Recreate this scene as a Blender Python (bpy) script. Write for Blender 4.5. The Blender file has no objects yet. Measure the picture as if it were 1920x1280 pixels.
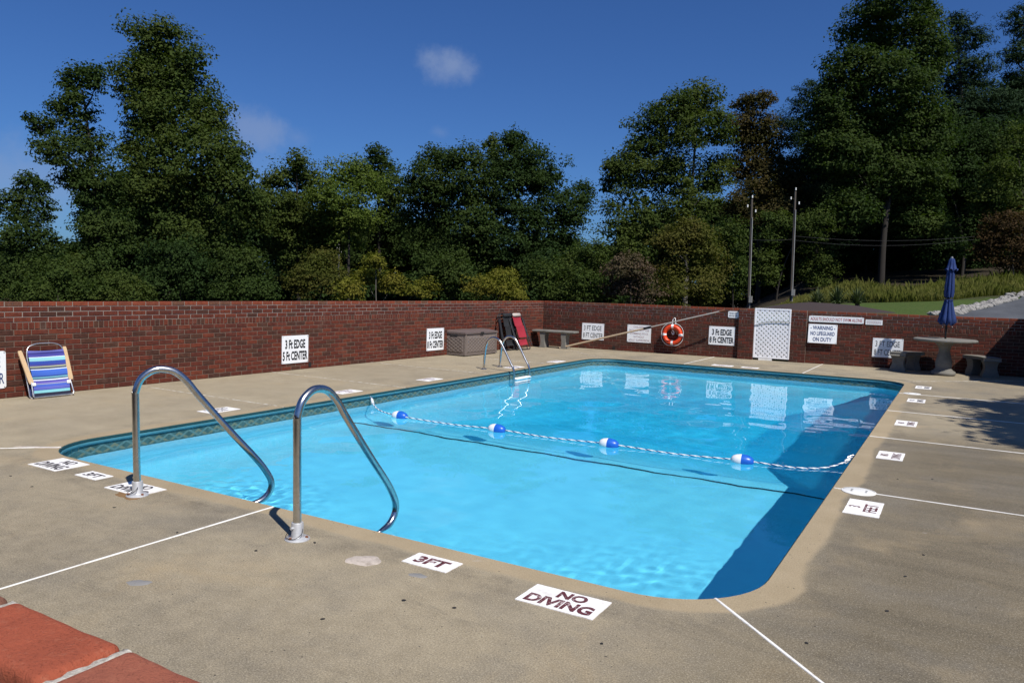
import bpy, math, random
import numpy as np
from mathutils import Vector, Matrix, Euler

sc = bpy.context.scene
col = sc.collection
random.seed(7)
PI = math.pi
R = math.radians

# ---------------------------------------------------------------- camera
EYE = Vector((0, 0, 1.5546))
F_ = Vector((-0.50392821, 0.86070165, -0.07245014))
R_ = Vector((0.8615469, 0.50685516, 0.02889277))
U_ = Vector((-0.06158978, 0.04785931, 0.99695345))
cam = bpy.data.objects.new('camera', bpy.data.cameras.new('camera'))
col.objects.link(cam)
cam.matrix_world = Matrix(((R_.x, U_.x, -F_.x, EYE.x), (R_.y, U_.y, -F_.y, EYE.y), (R_.z, U_.z, -F_.z, EYE.z), (0, 0, 0, 1)))
cam.data.sensor_width = 36.0
cam.data.lens = 36.0 * 1439.06 / 1920.0
cam.data.clip_start = 0.05
cam.data.clip_end = 2000
sc.camera = cam

# ---------------------------------------------------------------- sky, sun, exposure
TO_SUN = Vector((0.535, -0.29, 0.794)).normalized()
sun_data = bpy.data.lights.new('sun', 'SUN')
sun_data.energy = 4.8
sun_data.angle = R(0.53)
sun_data.color = (1.0, 0.95, 0.87)
sun_data.cycles.is_caustics_light = True
sun = bpy.data.objects.new('sun', sun_data)
col.objects.link(sun)
sun.rotation_euler = (-TO_SUN).to_track_quat('-Z', 'Y').to_euler()
sun.location = (20, -12, 34)

world = bpy.data.worlds.new('World')
sc.world = world
world.use_nodes = True
wn, wl = world.node_tree.nodes, world.node_tree.links
wn.clear()
w_out = wn.new('ShaderNodeOutputWorld')
w_bg = wn.new('ShaderNodeBackground')
w_bg.inputs['Strength'].default_value = 0.062
sky = wn.new('ShaderNodeTexSky')
sky.sky_type = 'NISHITA'
sky.sun_disc = False
sky.sun_elevation = math.asin(TO_SUN.z)
sky.sun_rotation = math.atan2(TO_SUN.x, TO_SUN.y)
sky.altitude = 300
sky.air_density = 1.0
sky.dust_density = 0.8
sky.ozone_density = 3.0
w_tc = wn.new('ShaderNodeTexCoord')
tint = wn.new('ShaderNodeMix'); tint.data_type = 'RGBA'; tint.blend_type = 'MULTIPLY'
tint.inputs[0].default_value = 1.0
tint.inputs[7].default_value = (0.40, 0.70, 1.20, 1)
wl.new(sky.outputs[0], tint.inputs[6])
# a few small thin fair-weather clouds, each at its own bearing
cl_noise = wn.new('ShaderNodeTexNoise')
cl_noise.inputs['Scale'].default_value = 14.0
cl_noise.inputs['Detail'].default_value = 7.0
cl_noise.inputs['Roughness'].default_value = 0.62
wl.new(w_tc.outputs['Generated'], cl_noise.inputs['Vector'])
acc = None
for d, rad, amt in (((-0.556, 0.787, 0.268), 0.038, 0.62), ((-0.742, 0.647, 0.176), 0.05, 0.5),
                    ((-0.709, 0.684, 0.172), 0.026, 0.25), ((-0.578, 0.794, 0.189), 0.018, 0.2),
                    ((-0.887, 0.444, 0.10), 0.13, 0.4), ((-0.76, 0.63, 0.10), 0.14, 0.22),
                    ((0.5, 0.8, 0.3), 0.12, 0.5), ((0.2, -0.9, 0.35), 0.13, 0.5), ((-0.9, -0.3, 0.3), 0.12, 0.5)):
    dv = Vector(d).normalized()
    sub = wn.new('ShaderNodeVectorMath'); sub.operation = 'SUBTRACT'
    sub.inputs[1].default_value = dv
    wl.new(w_tc.outputs['Generated'], sub.inputs[0])
    scl = wn.new('ShaderNodeVectorMath'); scl.operation = 'MULTIPLY'
    scl.inputs[1].default_value = (1 / rad, 1 / rad, 1.55 / rad)
    wl.new(sub.outputs[0], scl.inputs[0])
    ln = wn.new('ShaderNodeVectorMath'); ln.operation = 'LENGTH'
    wl.new(scl.outputs[0], ln.inputs[0])
    # density = noise*1.9 - distance
    m1 = wn.new('ShaderNodeMath'); m1.operation = 'MULTIPLY_ADD'
    m1.inputs[1].default_value = 2.6
    m1.inputs[2].default_value = -0.35
    wl.new(cl_noise.outputs[0], m1.inputs[0])
    m2 = wn.new('ShaderNodeMath'); m2.operation = 'SUBTRACT'
    wl.new(m1.outputs[0], m2.inputs[0]); wl.new(ln.outputs[1], m2.inputs[1])
    mr = wn.new('ShaderNodeMapRange'); mr.interpolation_type = 'SMOOTHSTEP'
    mr.inputs['From Min'].default_value = -0.05; mr.inputs['From Max'].default_value = 1.0
    mr.inputs['To Max'].default_value = amt
    wl.new(m2.outputs[0], mr.inputs['Value'])
    if acc is None:
        acc = mr.outputs[0]
    else:
        mx = wn.new('ShaderNodeMath'); mx.operation = 'MAXIMUM'
        wl.new(acc, mx.inputs[0]); wl.new(mr.outputs[0], mx.inputs[1])
        acc = mx.outputs[0]
clmix = wn.new('ShaderNodeMix'); clmix.data_type = 'RGBA'
clmix.inputs[7].default_value = (3.6, 4.7, 7.4, 1)
wl.new(acc, clmix.inputs[0]); wl.new(tint.outputs[2], clmix.inputs[6])
wl.new(clmix.outputs[2], w_bg.inputs['Color'])
wl.new(w_bg.outputs[0], w_out.inputs['Surface'])

vs = sc.view_settings
vs.view_transform = 'Standard'
vs.look = 'None'
vs.exposure = 0.2
vs.gamma = 1.0
vs.use_curve_mapping = False
cy = sc.cycles
cy.use_denoising = True
cy.max_bounces = 12
cy.diffuse_bounces = 6
cy.glossy_bounces = 4
cy.transmission_bounces = 6
cy.transparent_max_bounces = 8
cy.use_adaptive_sampling = True
cy.adaptive_threshold = 0.015
cy.sample_clamp_indirect = 6.0

# ---------------------------------------------------------------- helpers
def tag(o, label=None, cat=None, group=None, kind=None):
    if label: o['label'] = label
    if cat: o['category'] = cat
    if group: o['group'] = group
    if kind: o['kind'] = kind
    return o

def empty(name, loc=(0, 0, 0), rz=0.0, label=None, cat=None, group=None, kind=None, parent=None):
    o = bpy.data.objects.new(name, None)
    o.empty_display_size = 0.1
    o.location = loc
    o.rotation_euler = (0, 0, rz)
    col.objects.link(o)
    if parent: o.parent = parent
    return tag(o, label, cat, group, kind)

def link(name, me, parent=None, loc=None):
    o = bpy.data.objects.new(name, me)
    col.objects.link(o)
    if parent: o.parent = parent
    if loc is not None: o.location = loc
    return o

class MB:
    """collects faces, then becomes one mesh object"""
    def __init__(s):
        s.v, s.f, s.mi = [], [], []
    def add(s, vs_, fs, mi=0):
        b = len(s.v)
        s.v += [tuple(p) for p in vs_]
        s.f += [tuple(b + i for i in q) for q in fs]
        s.mi += [mi] * len(fs)
        return s
    def box(s, c, d, rot=None, mi=0):
        hx, hy, hz = d[0] / 2, d[1] / 2, d[2] / 2
        vs_ = [Vector((x, y, z)) for x in (-hx, hx) for y in (-hy, hy) for z in (-hz, hz)]
        if rot is not None:
            vs_ = [rot @ p for p in vs_]
        c = Vector(c)
        return s.add([p + c for p in vs_], [(0, 1, 3, 2), (4, 6, 7, 5), (0, 4, 5, 1), (2, 3, 7, 6), (0, 2, 6, 4), (1, 5, 7, 3)], mi)
    def cbox(s, c, d, b=0.004, mi=0):
        """box with chamfered vertical and top edges (stacked rounded rectangles)"""
        hx, hy, hz = d[0] / 2, d[1] / 2, d[2] / 2
        def ring(ix, z):
            x, y = hx - ix, hy - ix
            k = b
            return [(x, y - k, z), (x - k, y, z), (-x + k, y, z), (-x, y - k, z), (-x, -y + k, z), (-x + k, -y, z), (x - k, -y, z), (x, -y + k, z)]
        rs = [ring(b, -hz), ring(0, -hz + b), ring(0, hz - b), ring(b, hz)]
        vs_ = [(p[0] + c[0], p[1] + c[1], p[2] + c[2]) for r_ in rs for p in r_]
        fs = [tuple(reversed(range(8))), tuple(range(24, 32))]
        for k in range(3):
            for i in range(8):
                j = (i + 1) % 8
                fs.append((k * 8 + i, k * 8 + j, k * 8 + 8 + j, k * 8 + 8 + i))
        return s.add(vs_, fs, mi)
    def tube(s, pts, r, n=8, closed=False, mi=0, flat=1.0):
        pts = [Vector(p) for p in pts]
        m = len(pts)
        rr = r if isinstance(r, (list, tuple)) else [r] * m
        vs_, prev = [], None
        for i, p in enumerate(pts):
            a = pts[(i - 1) % m] if (closed or i > 0) else p
            b = pts[(i + 1) % m] if (closed or i < m - 1) else p
            t = (b - a)
            t = t.normalized() if t.length > 1e-9 else Vector((0, 0, 1))
            if prev is None:
                ref = Vector((0, 0, 1)) if abs(t.z) < 0.9 else Vector((1, 0, 0))
                nrm = t.cross(ref).normalized()
            else:
                nrm = prev - t * prev.dot(t)
                nrm = nrm.normalized() if nrm.length > 1e-6 else t.orthogonal().normalized()
            prev = nrm
            bn = t.cross(nrm)
            for k in range(n):
                an = 2 * PI * k / n
                vs_.append(p + nrm * (rr[i] * math.cos(an)) + bn * (rr[i] * flat * math.sin(an)))
        fs = []
        for i in range(m if closed else m - 1):
            i2 = (i + 1) % m
            for k in range(n):
                k2 = (k + 1) % n
                fs.append((i * n + k, i * n + k2, i2 * n + k2, i2 * n + k))
        if not closed:
            fs.append(tuple(reversed(range(n))))
            fs.append(tuple(range((m - 1) * n, m * n)))
        return s.add(vs_, fs, mi)
    def lathe(s, prof, n=24, c=(0, 0, 0), axis='Z', mi=0, caps=True):
        vs_ = []
        for (r_, z) in prof:
            for k in range(n):
                a = 2 * PI * k / n
                p = (r_ * math.cos(a), r_ * math.sin(a), z)
                if axis == 'X': p = (z, p[0], p[1])
                if axis == 'Y': p = (p[0], z, p[1])
                vs_.append((p[0] + c[0], p[1] + c[1], p[2] + c[2]))
        fs = []
        for i in range(len(prof) - 1):
            for k in range(n):
                k2 = (k + 1) % n
                fs.append((i * n + k, i * n + k2, i * n + n + k2, i * n + n + k))
        if caps:
            fs.append(tuple(reversed(range(n))))
            fs.append(tuple(range((len(prof) - 1) * n, len(prof) * n)))
        return s.add(vs_, fs, mi)
    def prism(s, poly, z0, z1, mi=0):
        n = len(poly)
        vs_ = [(p[0], p[1], z0) for p in poly] + [(p[0], p[1], z1) for p in poly]
        fs = [tuple(reversed(range(n))), tuple(range(n, 2 * n))]
        for i in range(n):
            j = (i + 1) % n
            fs.append((i, j, n + j, n + i))
        return s.add(vs_, fs, mi)
    def mesh(s, name, mats, smooth=None):
        me = bpy.data.meshes.new(name)
        me.from_pydata(s.v, [], s.f)
        for m in (mats if isinstance(mats, (list, tuple)) else [mats]):
            me.materials.append(m)
        if any(s.mi):
            me.polygons.foreach_set('material_index', s.mi)
        if smooth is not None:
            me.polygons.foreach_set('use_smooth', [True] * len(me.polygons))
            me.set_sharp_from_angle(angle=R(smooth))
        me.validate()
        me.update()
        return me
    def build(s, name, mats, parent=None, smooth=None, loc=None):
        return link(name, s.mesh(name, mats, smooth), parent, loc)

def np_mesh(name, verts, faces_per, mat_, smooth=False):
    """fast mesh from a (n, k, 3) array of separate k-gons"""
    n, k = verts.shape[:2]
    me = bpy.data.meshes.new(name)
    me.vertices.add(n * k)
    me.vertices.foreach_set('co', verts.reshape(-1).astype(np.float32))
    me.loops.add(n * k)
    me.loops.foreach_set('vertex_index', np.arange(n * k, dtype=np.int32))
    me.polygons.add(n)
    me.polygons.foreach_set('loop_start', np.arange(0, n * k, k, dtype=np.int32))
    me.polygons.foreach_set('loop_total', np.full(n, k, dtype=np.int32))
    me.materials.append(mat_)
    me.update(calc_edges=True)
    return me

def grid_mesh(name, X, Y, Z, mat_, smooth=True, skip=None):
    h, w = X.shape
    me = bpy.data.meshes.new(name)
    V = np.stack([X, Y, Z], -1).reshape(-1, 3)
    i, j = np.meshgrid(np.arange(h - 1), np.arange(w - 1), indexing='ij')
    a = (i * w + j).ravel()
    Fq = np.stack([a, a + 1, a + w + 1, a + w], -1)
    if skip is not None:
        Fq = Fq[~skip.ravel()]
    me.vertices.add(len(V)); me.vertices.foreach_set('co', V.reshape(-1).astype(np.float32))
    me.loops.add(Fq.size); me.loops.foreach_set('vertex_index', Fq.reshape(-1).astype(np.int32))
    me.polygons.add(len(Fq))
    me.polygons.foreach_set('loop_start', np.arange(0, Fq.size, 4, dtype=np.int32))
    me.polygons.foreach_set('loop_total', np.full(len(Fq), 4, dtype=np.int32))
    me.polygons.foreach_set('use_smooth', np.full(len(Fq), smooth))
    me.materials.append(mat_)
    me.update(calc_edges=True)
    return me

def bez(pts, n=8):
    """rounded polyline through control points (Catmull-Rom)"""
    P = [Vector(p) for p in pts]
    P = [2 * P[0] - P[1]] + P + [2 * P[-1] - P[-2]]
    out = []
    for i in range(1, len(P) - 2):
        for k in range(n):
            t = k / n
            a, b, c, d = P[i - 1], P[i], P[i + 1], P[i + 2]
            out.append(0.5 * ((2 * b) + (c - a) * t + (2 * a - 5 * b + 4 * c - d) * t * t + (3 * b - a - 3 * c + d) * t ** 3))
    out.append(P[-2])
    return out

def fillet(pts, rad, n=6):
    """polyline with rounded corners of the given radius"""
    P = [Vector(p) for p in pts]
    out = [P[0]]
    for i in range(1, len(P) - 1):
        a, b, c = P[i - 1], P[i], P[i + 1]
        r_ = min(rad[i - 1] if isinstance(rad, (list, tuple)) else rad, (a - b).length * .49, (c - b).length * .49)
        p0 = b + (a - b).normalized() * r_
        p1 = b + (c - b).normalized() * r_
        for k in range(n + 1):
            t = k / n
            out.append(p0 * (1 - t) ** 2 + b * 2 * t * (1 - t) + p1 * t * t)
    out.append(P[-1])
    return out

def text_mesh(txt, w, h, mat_, bold=0.0, name='lettering', xz=True, stretch=True, spacing=1.0):
    """flat lettering fitted into w x h, centred; in the xz plane facing -y, or in xy facing up"""
    cu = bpy.data.curves.new('t', 'FONT')
    cu.body = txt
    cu.offset = bold
    cu.space_character = spacing
    cu.resolution_u = 3
    cu.extrude = 0
    ob = bpy.data.objects.new('t', cu)
    col.objects.link(ob)
    bpy.context.view_layer.update()
    dg = bpy.context.evaluated_depsgraph_get()
    me = bpy.data.meshes.new_from_object(ob.evaluated_get(dg))
    bpy.data.objects.remove(ob)
    bpy.data.curves.remove(cu)
    co = np.zeros(len(me.vertices) * 3, dtype=np.float32)
    me.vertices.foreach_get('co', co)
    co = co.reshape(-1, 3)
    mn, mx = co.min(0), co.max(0)
    s = np.array([w / (mx[0] - mn[0]), h / (mx[1] - mn[1])])
    if not stretch:
        s[:] = s.min()
    xy = (co[:, :2] - (mn + mx)[:2] / 2) * s
    if xz:
        co = np.stack([xy[:, 0], np.zeros(len(xy)), xy[:, 1]], -1)
    else:
        co = np.stack([xy[:, 0], xy[:, 1], np.zeros(len(xy))], -1)
    me.vertices.foreach_set('co', co.reshape(-1).astype(np.float32))
    me.materials.clear()
    me.materials.append(mat_)
    me.update()
    me.name = name
    return me

# ---------------------------------------------------------------- materials
class NT:
    def __init__(s, name):
        s.m = bpy.data.materials.new(name)
        s.m.use_nodes = True
        s.n, s.l = s.m.node_tree.nodes, s.m.node_tree.links
        s.p = s.n['Principled BSDF']
        s.out = s.n['Material Output']
        g = s.n.new('ShaderNodeNewGeometry')
        s.geo = g
        s.pos = g.outputs['Position']
    def noise(s, scale, detail=4, rough=.55, vec=None, sx=None, dist=0):
        t = s.n.new('ShaderNodeTexNoise')
        t.inputs['Scale'].default_value = scale
        t.inputs['Detail'].default_value = detail
        t.inputs['Roughness'].default_value = rough
        t.inputs['Distortion'].default_value = dist
        v = vec or s.pos
        if sx:
            mp = s.n.new('ShaderNodeVectorMath'); mp.operation = 'MULTIPLY'
            mp.inputs[1].default_value = sx
            s.l.new(v, mp.inputs[0]); v = mp.outputs[0]
        s.l.new(v, t.inputs['Vector'])
        return t.outputs[0]
    def voro(s, scale, feat='F1', out='Distance'):
        t = s.n.new('ShaderNodeTexVoronoi'); t.feature = feat
        t.inputs['Scale'].default_value = scale
        s.l.new(s.pos, t.inputs['Vector'])
        return t.outputs[out]
    def rng(s, v, a, b, c=0., d=1., smooth=False):
        t = s.n.new('ShaderNodeMapRange')
        if smooth: t.interpolation_type = 'SMOOTHSTEP'
        s._in(t.inputs['Value'], v)
        for k, x in zip(('From Min', 'From Max', 'To Min', 'To Max'), (a, b, c, d)):
            t.inputs[k].default_value = x
        return t.outputs[0]
    def _in(s, sock, v):
        if hasattr(v, 'is_linked') or isinstance(v, bpy.types.NodeSocket):
            s.l.new(v, sock)
        else:
            sock.default_value = v
    def math(s, op, a, b=0., c=None):
        t = s.n.new('ShaderNodeMath'); t.operation = op
        s._in(t.inputs[0], a); s._in(t.inputs[1], b)
        if c is not None: s._in(t.inputs[2], c)
        return t.outputs[0]
    def mix(s, f, a, b, mode='MIX'):
        t = s.n.new('ShaderNodeMix'); t.data_type = 'RGBA'; t.blend_type = mode
        s._in(t.inputs[0], f)
        s._in(t.inputs[6], (*a, 1) if isinstance(a, tuple) else a)
        s._in(t.inputs[7], (*b, 1) if isinstance(b, tuple) else b)
        return t.outputs[2]
    def sep(s, v=None):
        t = s.n.new('ShaderNodeSeparateXYZ'); s.l.new(v or s.pos, t.inputs[0]); return t.outputs
    def bump(s, h, strength=.3, dist=.01):
        t = s.n.new('ShaderNodeBump')
        t.inputs['Strength'].default_value = strength
        t.inputs['Distance'].default_value = dist
        s.l.new(h, t.inputs['Height']); s.l.new(t.outputs[0], s.p.inputs['Normal'])
    def col(s, c): s._in(s.p.inputs['Base Color'], (*c, 1) if isinstance(c, tuple) else c)
    def set(s, rough=.6, metal=0., spec=.5):
        s._in(s.p.inputs['Roughness'], rough)
        s.p.inputs['Metallic'].default_value = metal
        s.p.inputs['Specular IOR Level'].default_value = spec
        return s.m

M = {}
def simple(name, c, rough=.55, metal=0., spec=.5, var=.18, scale=9., fine=60., bump=0.08, dirt=None):
    t = NT(name)
    n1 = t.noise(scale, 4); n2 = t.noise(fine, 3)
    lo = tuple(x * (1 - var) for x in c); hi = tuple(min(1, x * (1 + var)) for x in c)
    f = t.math('MULTIPLY_ADD', n2, .45, t.math('MULTIPLY', n1, .6))
    cc = t.mix(t.rng(f, .25, .8), lo, hi)
    if dirt:
        cc = t.mix(t.rng(t.noise(scale * .6, 6, .7), .52, .75), cc, dirt)
    t.col(cc)
    if bump: t.bump(n2, bump, .004)
    M[name] = t.set(t.rng(n1, .3, .7, max(0, rough - .08), min(1, rough + .08)), metal, spec)
    return M[name]

def brick_mat(name, c, scorch=.0):
    t = NT(name)
    a = t.noise(22, 5, .6); b = t.noise(140, 4, .65); w = t.noise(3.1, 5, .6)
    c0 = tuple(x * .72 for x in c); c1 = tuple(min(1, x * 1.25) for x in c)
    cc = t.mix(t.rng(a, .3, .72), c0, c1)
    cc = t.mix(t.rng(b, .56, .75), cc, tuple(x * .42 for x in c))
    cc = t.mix(t.rng(w, .6, .8, 0, .35), cc, (.19, .14, .11))       # efflorescence / lime
    t.col(cc)
    t.bump(t.math('ADD', t.math('MULTIPLY', b, .6), a), .35, .006)
    M[name] = t.set(.85, 0, .25)

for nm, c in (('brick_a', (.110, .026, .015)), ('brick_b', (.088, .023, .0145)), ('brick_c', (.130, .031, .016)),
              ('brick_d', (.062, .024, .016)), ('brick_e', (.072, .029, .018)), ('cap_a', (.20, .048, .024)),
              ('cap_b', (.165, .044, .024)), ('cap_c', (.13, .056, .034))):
    brick_mat(nm, c)
BR = ['brick_a', 'brick_a', 'brick_a', 'brick_b', 'brick_b', 'brick_b', 'brick_c', 'brick_c', 'brick_d', 'brick_e']
BR_DARK = ['brick_b', 'brick_b', 'brick_b', 'brick_d', 'brick_d', 'brick_e', 'brick_a']  # darker brick mix for the back wall and gate piers
CP = ['cap_a', 'cap_a', 'cap_b', 'cap_b', 'cap_c']
simple('mortar_old', (.150, .105, .078), .95, var=.3, scale=6, fine=180, bump=.4)
simple('mortar_light', (.25, .215, .185), .95, var=.25, scale=5, fine=180, bump=.4)

# near brick of the wall the viewer looks over: glossy-fired orange face with pits
def near_brick(name, c, d):
    t = NT(name)
    a = t.noise(14, 6, .6); b = t.noise(95, 5, .7); v = t.noise(42, 6, .75, dist=.6)
    cc = t.mix(t.rng(a, .3, .7), c, d)
    cc = t.mix(t.rng(v, .58, .68, 0, .6), cc, tuple(x * .45 for x in c))
    g2 = t.noise(420, 4, .8)
    cc = t.mix(t.rng(b, .55, .72, 0, .6), cc, (.40, .15, .09))
    cc = t.mix(t.rng(g2, .54, .66, 0, .85), cc, tuple(x * .42 for x in c))
    cc = t.mix(t.rng(t.noise(7, 6, .7), .60, .78, 0, .3), cc, (.22, .12, .09))
    t.col(cc)
    t.bump(t.math('ADD', t.math('MULTIPLY', v, -.9), t.math('ADD', t.math('MULTIPLY', b, .5), t.math('MULTIPLY', g2, .5))), .75, .005)
    M[name] = t.set(.9, 0, .2)
near_brick('near_brick_a', (.37, .092, .048), (.315, .080, .043))
near_brick('near_brick_b', (.345, .112, .068), (.29, .095, .06))
near_brick('near_brick_c', (.21, .10, .068), (.17, .078, .052))
t = NT('near_mortar')
a = t.noise(160, 5, .7); b = t.noise(30, 4)
t.col(t.mix(t.rng(a, .35, .7), (.30, .27, .23), (.62, .59, .53))); t.bump(t.math('ADD', a, b), .8, .004)
M['near_mortar'] = t.set(.95, 0, .2)

# exposed-aggregate concrete deck with a smoother tan band along the pool
PX0, PX1, PY0, PY1, PRAD = -7.051, -0.820, 3.6456, 15.8536, 0.60
t = NT('deck_concrete')
xyz = t.sep()
big = t.noise(.55, 6, .62); mid = t.noise(2.6, 6, .65); sm = t.noise(9, 5, .6)
ag = t.voro(120); ag2 = t.noise(125, 4, .85); ag3 = t.voro(85, out='Color')
# signed distance to the pool outline
qx = t.math('SUBTRACT', t.math('ABSOLUTE', t.math('SUBTRACT', xyz[0], (PX0 + PX1) / 2)), (PX1 - PX0) / 2 - PRAD)
qy = t.math('SUBTRACT', t.math('ABSOLUTE', t.math('SUBTRACT', xyz[1], (PY0 + PY1) / 2)), (PY1 - PY0) / 2 - PRAD)
qx = t.math('MAXIMUM', qx, 0.); qy = t.math('MAXIMUM', qy, 0.)
sd = t.math('SUBTRACT', t.math('SQRT', t.math('ADD', t.math('MULTIPLY', qx, qx), t.math('MULTIPLY', qy, qy))), PRAD)
wob = t.math('MULTIPLY_ADD', t.noise(1.1, 3, .5), .26, -.13)
band = t.rng(t.math('ADD', sd, wob), .13, .185, 1., 0., True)
# weathering: the walked side by the steps and the far long side are dirtier
side = t.rng(t.math('MULTIPLY_ADD', mid, .9, t.math('MULTIPLY_ADD', xyz[0], .95, t.math('MULTIPLY', xyz[1], -.03))), -1.2, .25, 0., 1., True)
front = t.rng(t.math('MULTIPLY_ADD', big, 1.6, t.math('MULTIPLY', xyz[1], -1.0)), -3.2, -1.2, 0., 1., True)
far_fade = t.rng(xyz[1], 9.2, 10.4, 1., .25, True)
side = t.math('MULTIPLY', side, far_fade)
lowr = t.rng(t.math('SUBTRACT', t.math('MULTIPLY_ADD', mid, 1.2, xyz[0]), t.math('MULTIPLY', xyz[1], .35)), -1.7, -.4, 0., 1., True)
side = t.math('MAXIMUM', side, t.math('MULTIPLY', lowr, t.rng(xyz[1], 4.6, 5.4, .75, 0.)))
tan_ = t.mix(t.rng(mid, .3, .7), (.288, .231, .148), (.345, .280, .188))
grey = t.mix(t.rng(mid, .3, .72), (.262, .222, .155), (.345, .298, .215))
grey = t.mix(t.math('MULTIPLY', front, .85), grey, t.mix(t.rng(sm, .3, .7), (.196, .168, .121), (.292, .252, .183)))
grey = t.mix(t.math('MULTIPLY', side, .92), grey, t.mix(t.rng(t.noise(3., 5, .6, sx=(.35, 1.6, 1)), .3, .72), (.084, .071, .050), (.150, .126, .088)))
blot = t.rng(t.noise(1.05, 7, .68), .47, .68)
left_fade = t.rng(xyz[0], -7.6, -6.4, .30, 1.)  # stains are weaker on the deck along the left long side
grey = t.mix(t.math('MULTIPLY', t.math('MULTIPLY', blot, .62), left_fade), grey, (.150, .138, .118))
drip = t.rng(t.noise(2.3, 7, .72, sx=(.55, 1.7, 1), dist=.8), .55, .72)
grey = t.mix(t.math('MULTIPLY', t.math('MULTIPLY', drip, .42), left_fade), grey, (.098, .088, .072))
grey = t.mix(t.rng(t.noise(1.3, 5, .6, vec=None, sx=(1, 1, 1), dist=.5), .55, .72, 0, .45), grey, (.345, .27, .165))
edge_dirt = t.math('MULTIPLY', t.rng(sd, .14, .24, 0., 1., True), t.rng(t.math('ADD', sd, t.math('MULTIPLY', mid, .5)), .45, .85, 1., 0., True))
edge_dirt = t.math('MULTIPLY', edge_dirt, t.math('MULTIPLY', t.rng(t.noise(3.4, 6, .7), .40, .62), left_fade))
grey = t.mix(t.math('MULTIPLY', edge_dirt, .55), grey, (.098, .086, .070))
grey = t.mix(t.math('MULTIPLY', t.rng(xyz[1], 2.0, 2.9, .25, 0., True), t.rng(t.noise(1.9, 6, .7), .38, .62)), grey, (.120, .108, .092))
base = t.mix(band, grey, tan_)
spk = t.math('MULTIPLY', t.rng(ag, .12, .55, 1., .0), t.rng(ag2, .42, .62, 0., 1.))
tone = t.mix(t.rng(ag2, .25, .75), (.36, .36, .37), (1.66, 1.63, 1.57))
stone = t.mix(t.math('SUBTRACT', 1., t.math('MULTIPLY', band, .45)), (1., 1., 1.), tone)
base = t.mix(1., base, stone, 'MULTIPLY')
base = t.mix(t.math('MULTIPLY', spk, t.math('SUBTRACT', .55, t.math('MULTIPLY', band, .3))), base, t.mix(ag3, (.42, .35, .24), (.52, .48, .40)))
lime = t.rng(t.noise(5.5, 3, .5), .74, .80, 0., .6)
base = t.mix(lime, base, (.40, .37, .33))
pits = t.rng(t.noise(58, 2, .4), .70, .76)
base = t.mix(pits, base, (.05, .045, .04))
oi = t.n.new('ShaderNodeObjectInfo')
base = t.mix(1., base, t.mix(oi.outputs['Random'], (.93, .93, .935), (1.06, 1.06, 1.05)), 'MULTIPLY')   # each pour set a little differently
t.col(base)
t.bump(t.math('ADD', t.math('MULTIPLY', ag, .5), t.math('MULTIPLY', sm, .8)), .35, .004)
M['deck_concrete'] = t.set(.9, 0, .25)

t = NT('white_caulk')
a = t.noise(8, 6, .7); b = t.noise(60, 4)
t.col(t.mix(t.rng(a, .55, .72), t.mix(b, (.70, .69, .66), (.82, .82, .80)), (.40, .36, .30)))
M['white_caulk'] = t.set(.7)
t = NT('worn_caulk')
a = t.noise(11, 6, .7)
t.col(t.mix(t.rng(a, .40, .58), (.62, .60, .55), (.30, .25, .18)))
M['worn_caulk'] = t.set(.8)

# pool liner: pale blue vinyl with a faint mottled print
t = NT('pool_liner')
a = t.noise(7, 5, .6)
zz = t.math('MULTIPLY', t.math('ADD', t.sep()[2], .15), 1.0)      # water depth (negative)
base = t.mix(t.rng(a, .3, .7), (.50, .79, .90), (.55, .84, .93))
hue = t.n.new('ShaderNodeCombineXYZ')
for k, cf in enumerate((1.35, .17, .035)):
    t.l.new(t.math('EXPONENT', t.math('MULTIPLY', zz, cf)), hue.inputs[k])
t.col(t.mix(1., base, hue.outputs[0], 'MULTIPLY'))  # light absorbed by deeper water is painted into the liner colour
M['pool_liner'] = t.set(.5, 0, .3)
# printed tile border
t = NT('liner_border')
X = t.sep()
s_ = t.math('ADD', X[0], X[1])
wv = t.math('ABSOLUTE', t.math('SUBTRACT', t.math('FRACT', t.math('MULTIPLY', s_, 4.2)), .5))
wv2 = t.math('ABSOLUTE', t.math('SUBTRACT', t.math('FRACT', t.math('MULTIPLY_ADD', s_, 4.2, .5)), .5))
zc = t.rng(X[2], -.19, -.06, 0., 1.)
l1 = t.math('LESS_THAN', t.math('ABSOLUTE', t.math('SUBTRACT', zc, t.math('MULTIPLY_ADD', wv, 1.1, .18))), .11)
l2 = t.math('LESS_THAN', t.math('ABSOLUTE', t.math('SUBTRACT', zc, t.math('MULTIPLY_ADD', wv2, 1.1, .30))), .09)
bg = t.mix(t.rng(t.noise(14, 4, .6), .35, .65), (.030, .075, .075), (.055, .125, .125))
cc = t.mix(l1, bg, (.135, .16, .11))
cc = t.mix(l2, cc, (.085, .17, .17))
cc = t.mix(t.rng(t.noise(40, 4), .55, .7, 0, .5), cc, (.07, .12, .09))
t.col(cc)
M['liner_border'] = t.set(.4)
simple('teal_track', (.045, .17, .22), .35, var=.25, scale=5, fine=30, bump=.02)
simple('shaded_track', (.012, .055, .06), .5, var=.3, scale=5, fine=30, bump=.02)  # dark tone paints the shadow line below the deck edge
simple('floor_stripe', (.006, .05, .08), .6, var=.2)

t = NT('water')
g = t.n.new('ShaderNodeBsdfGlass')
g.inputs['IOR'].default_value = 1.333
g.inputs['Roughness'].default_value = 0.0
g.inputs['Color'].default_value = (1, 1, 1, 1)
t.l.new(g.outputs[0], t.out.inputs['Surface'])
M['water'] = t.m

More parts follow.
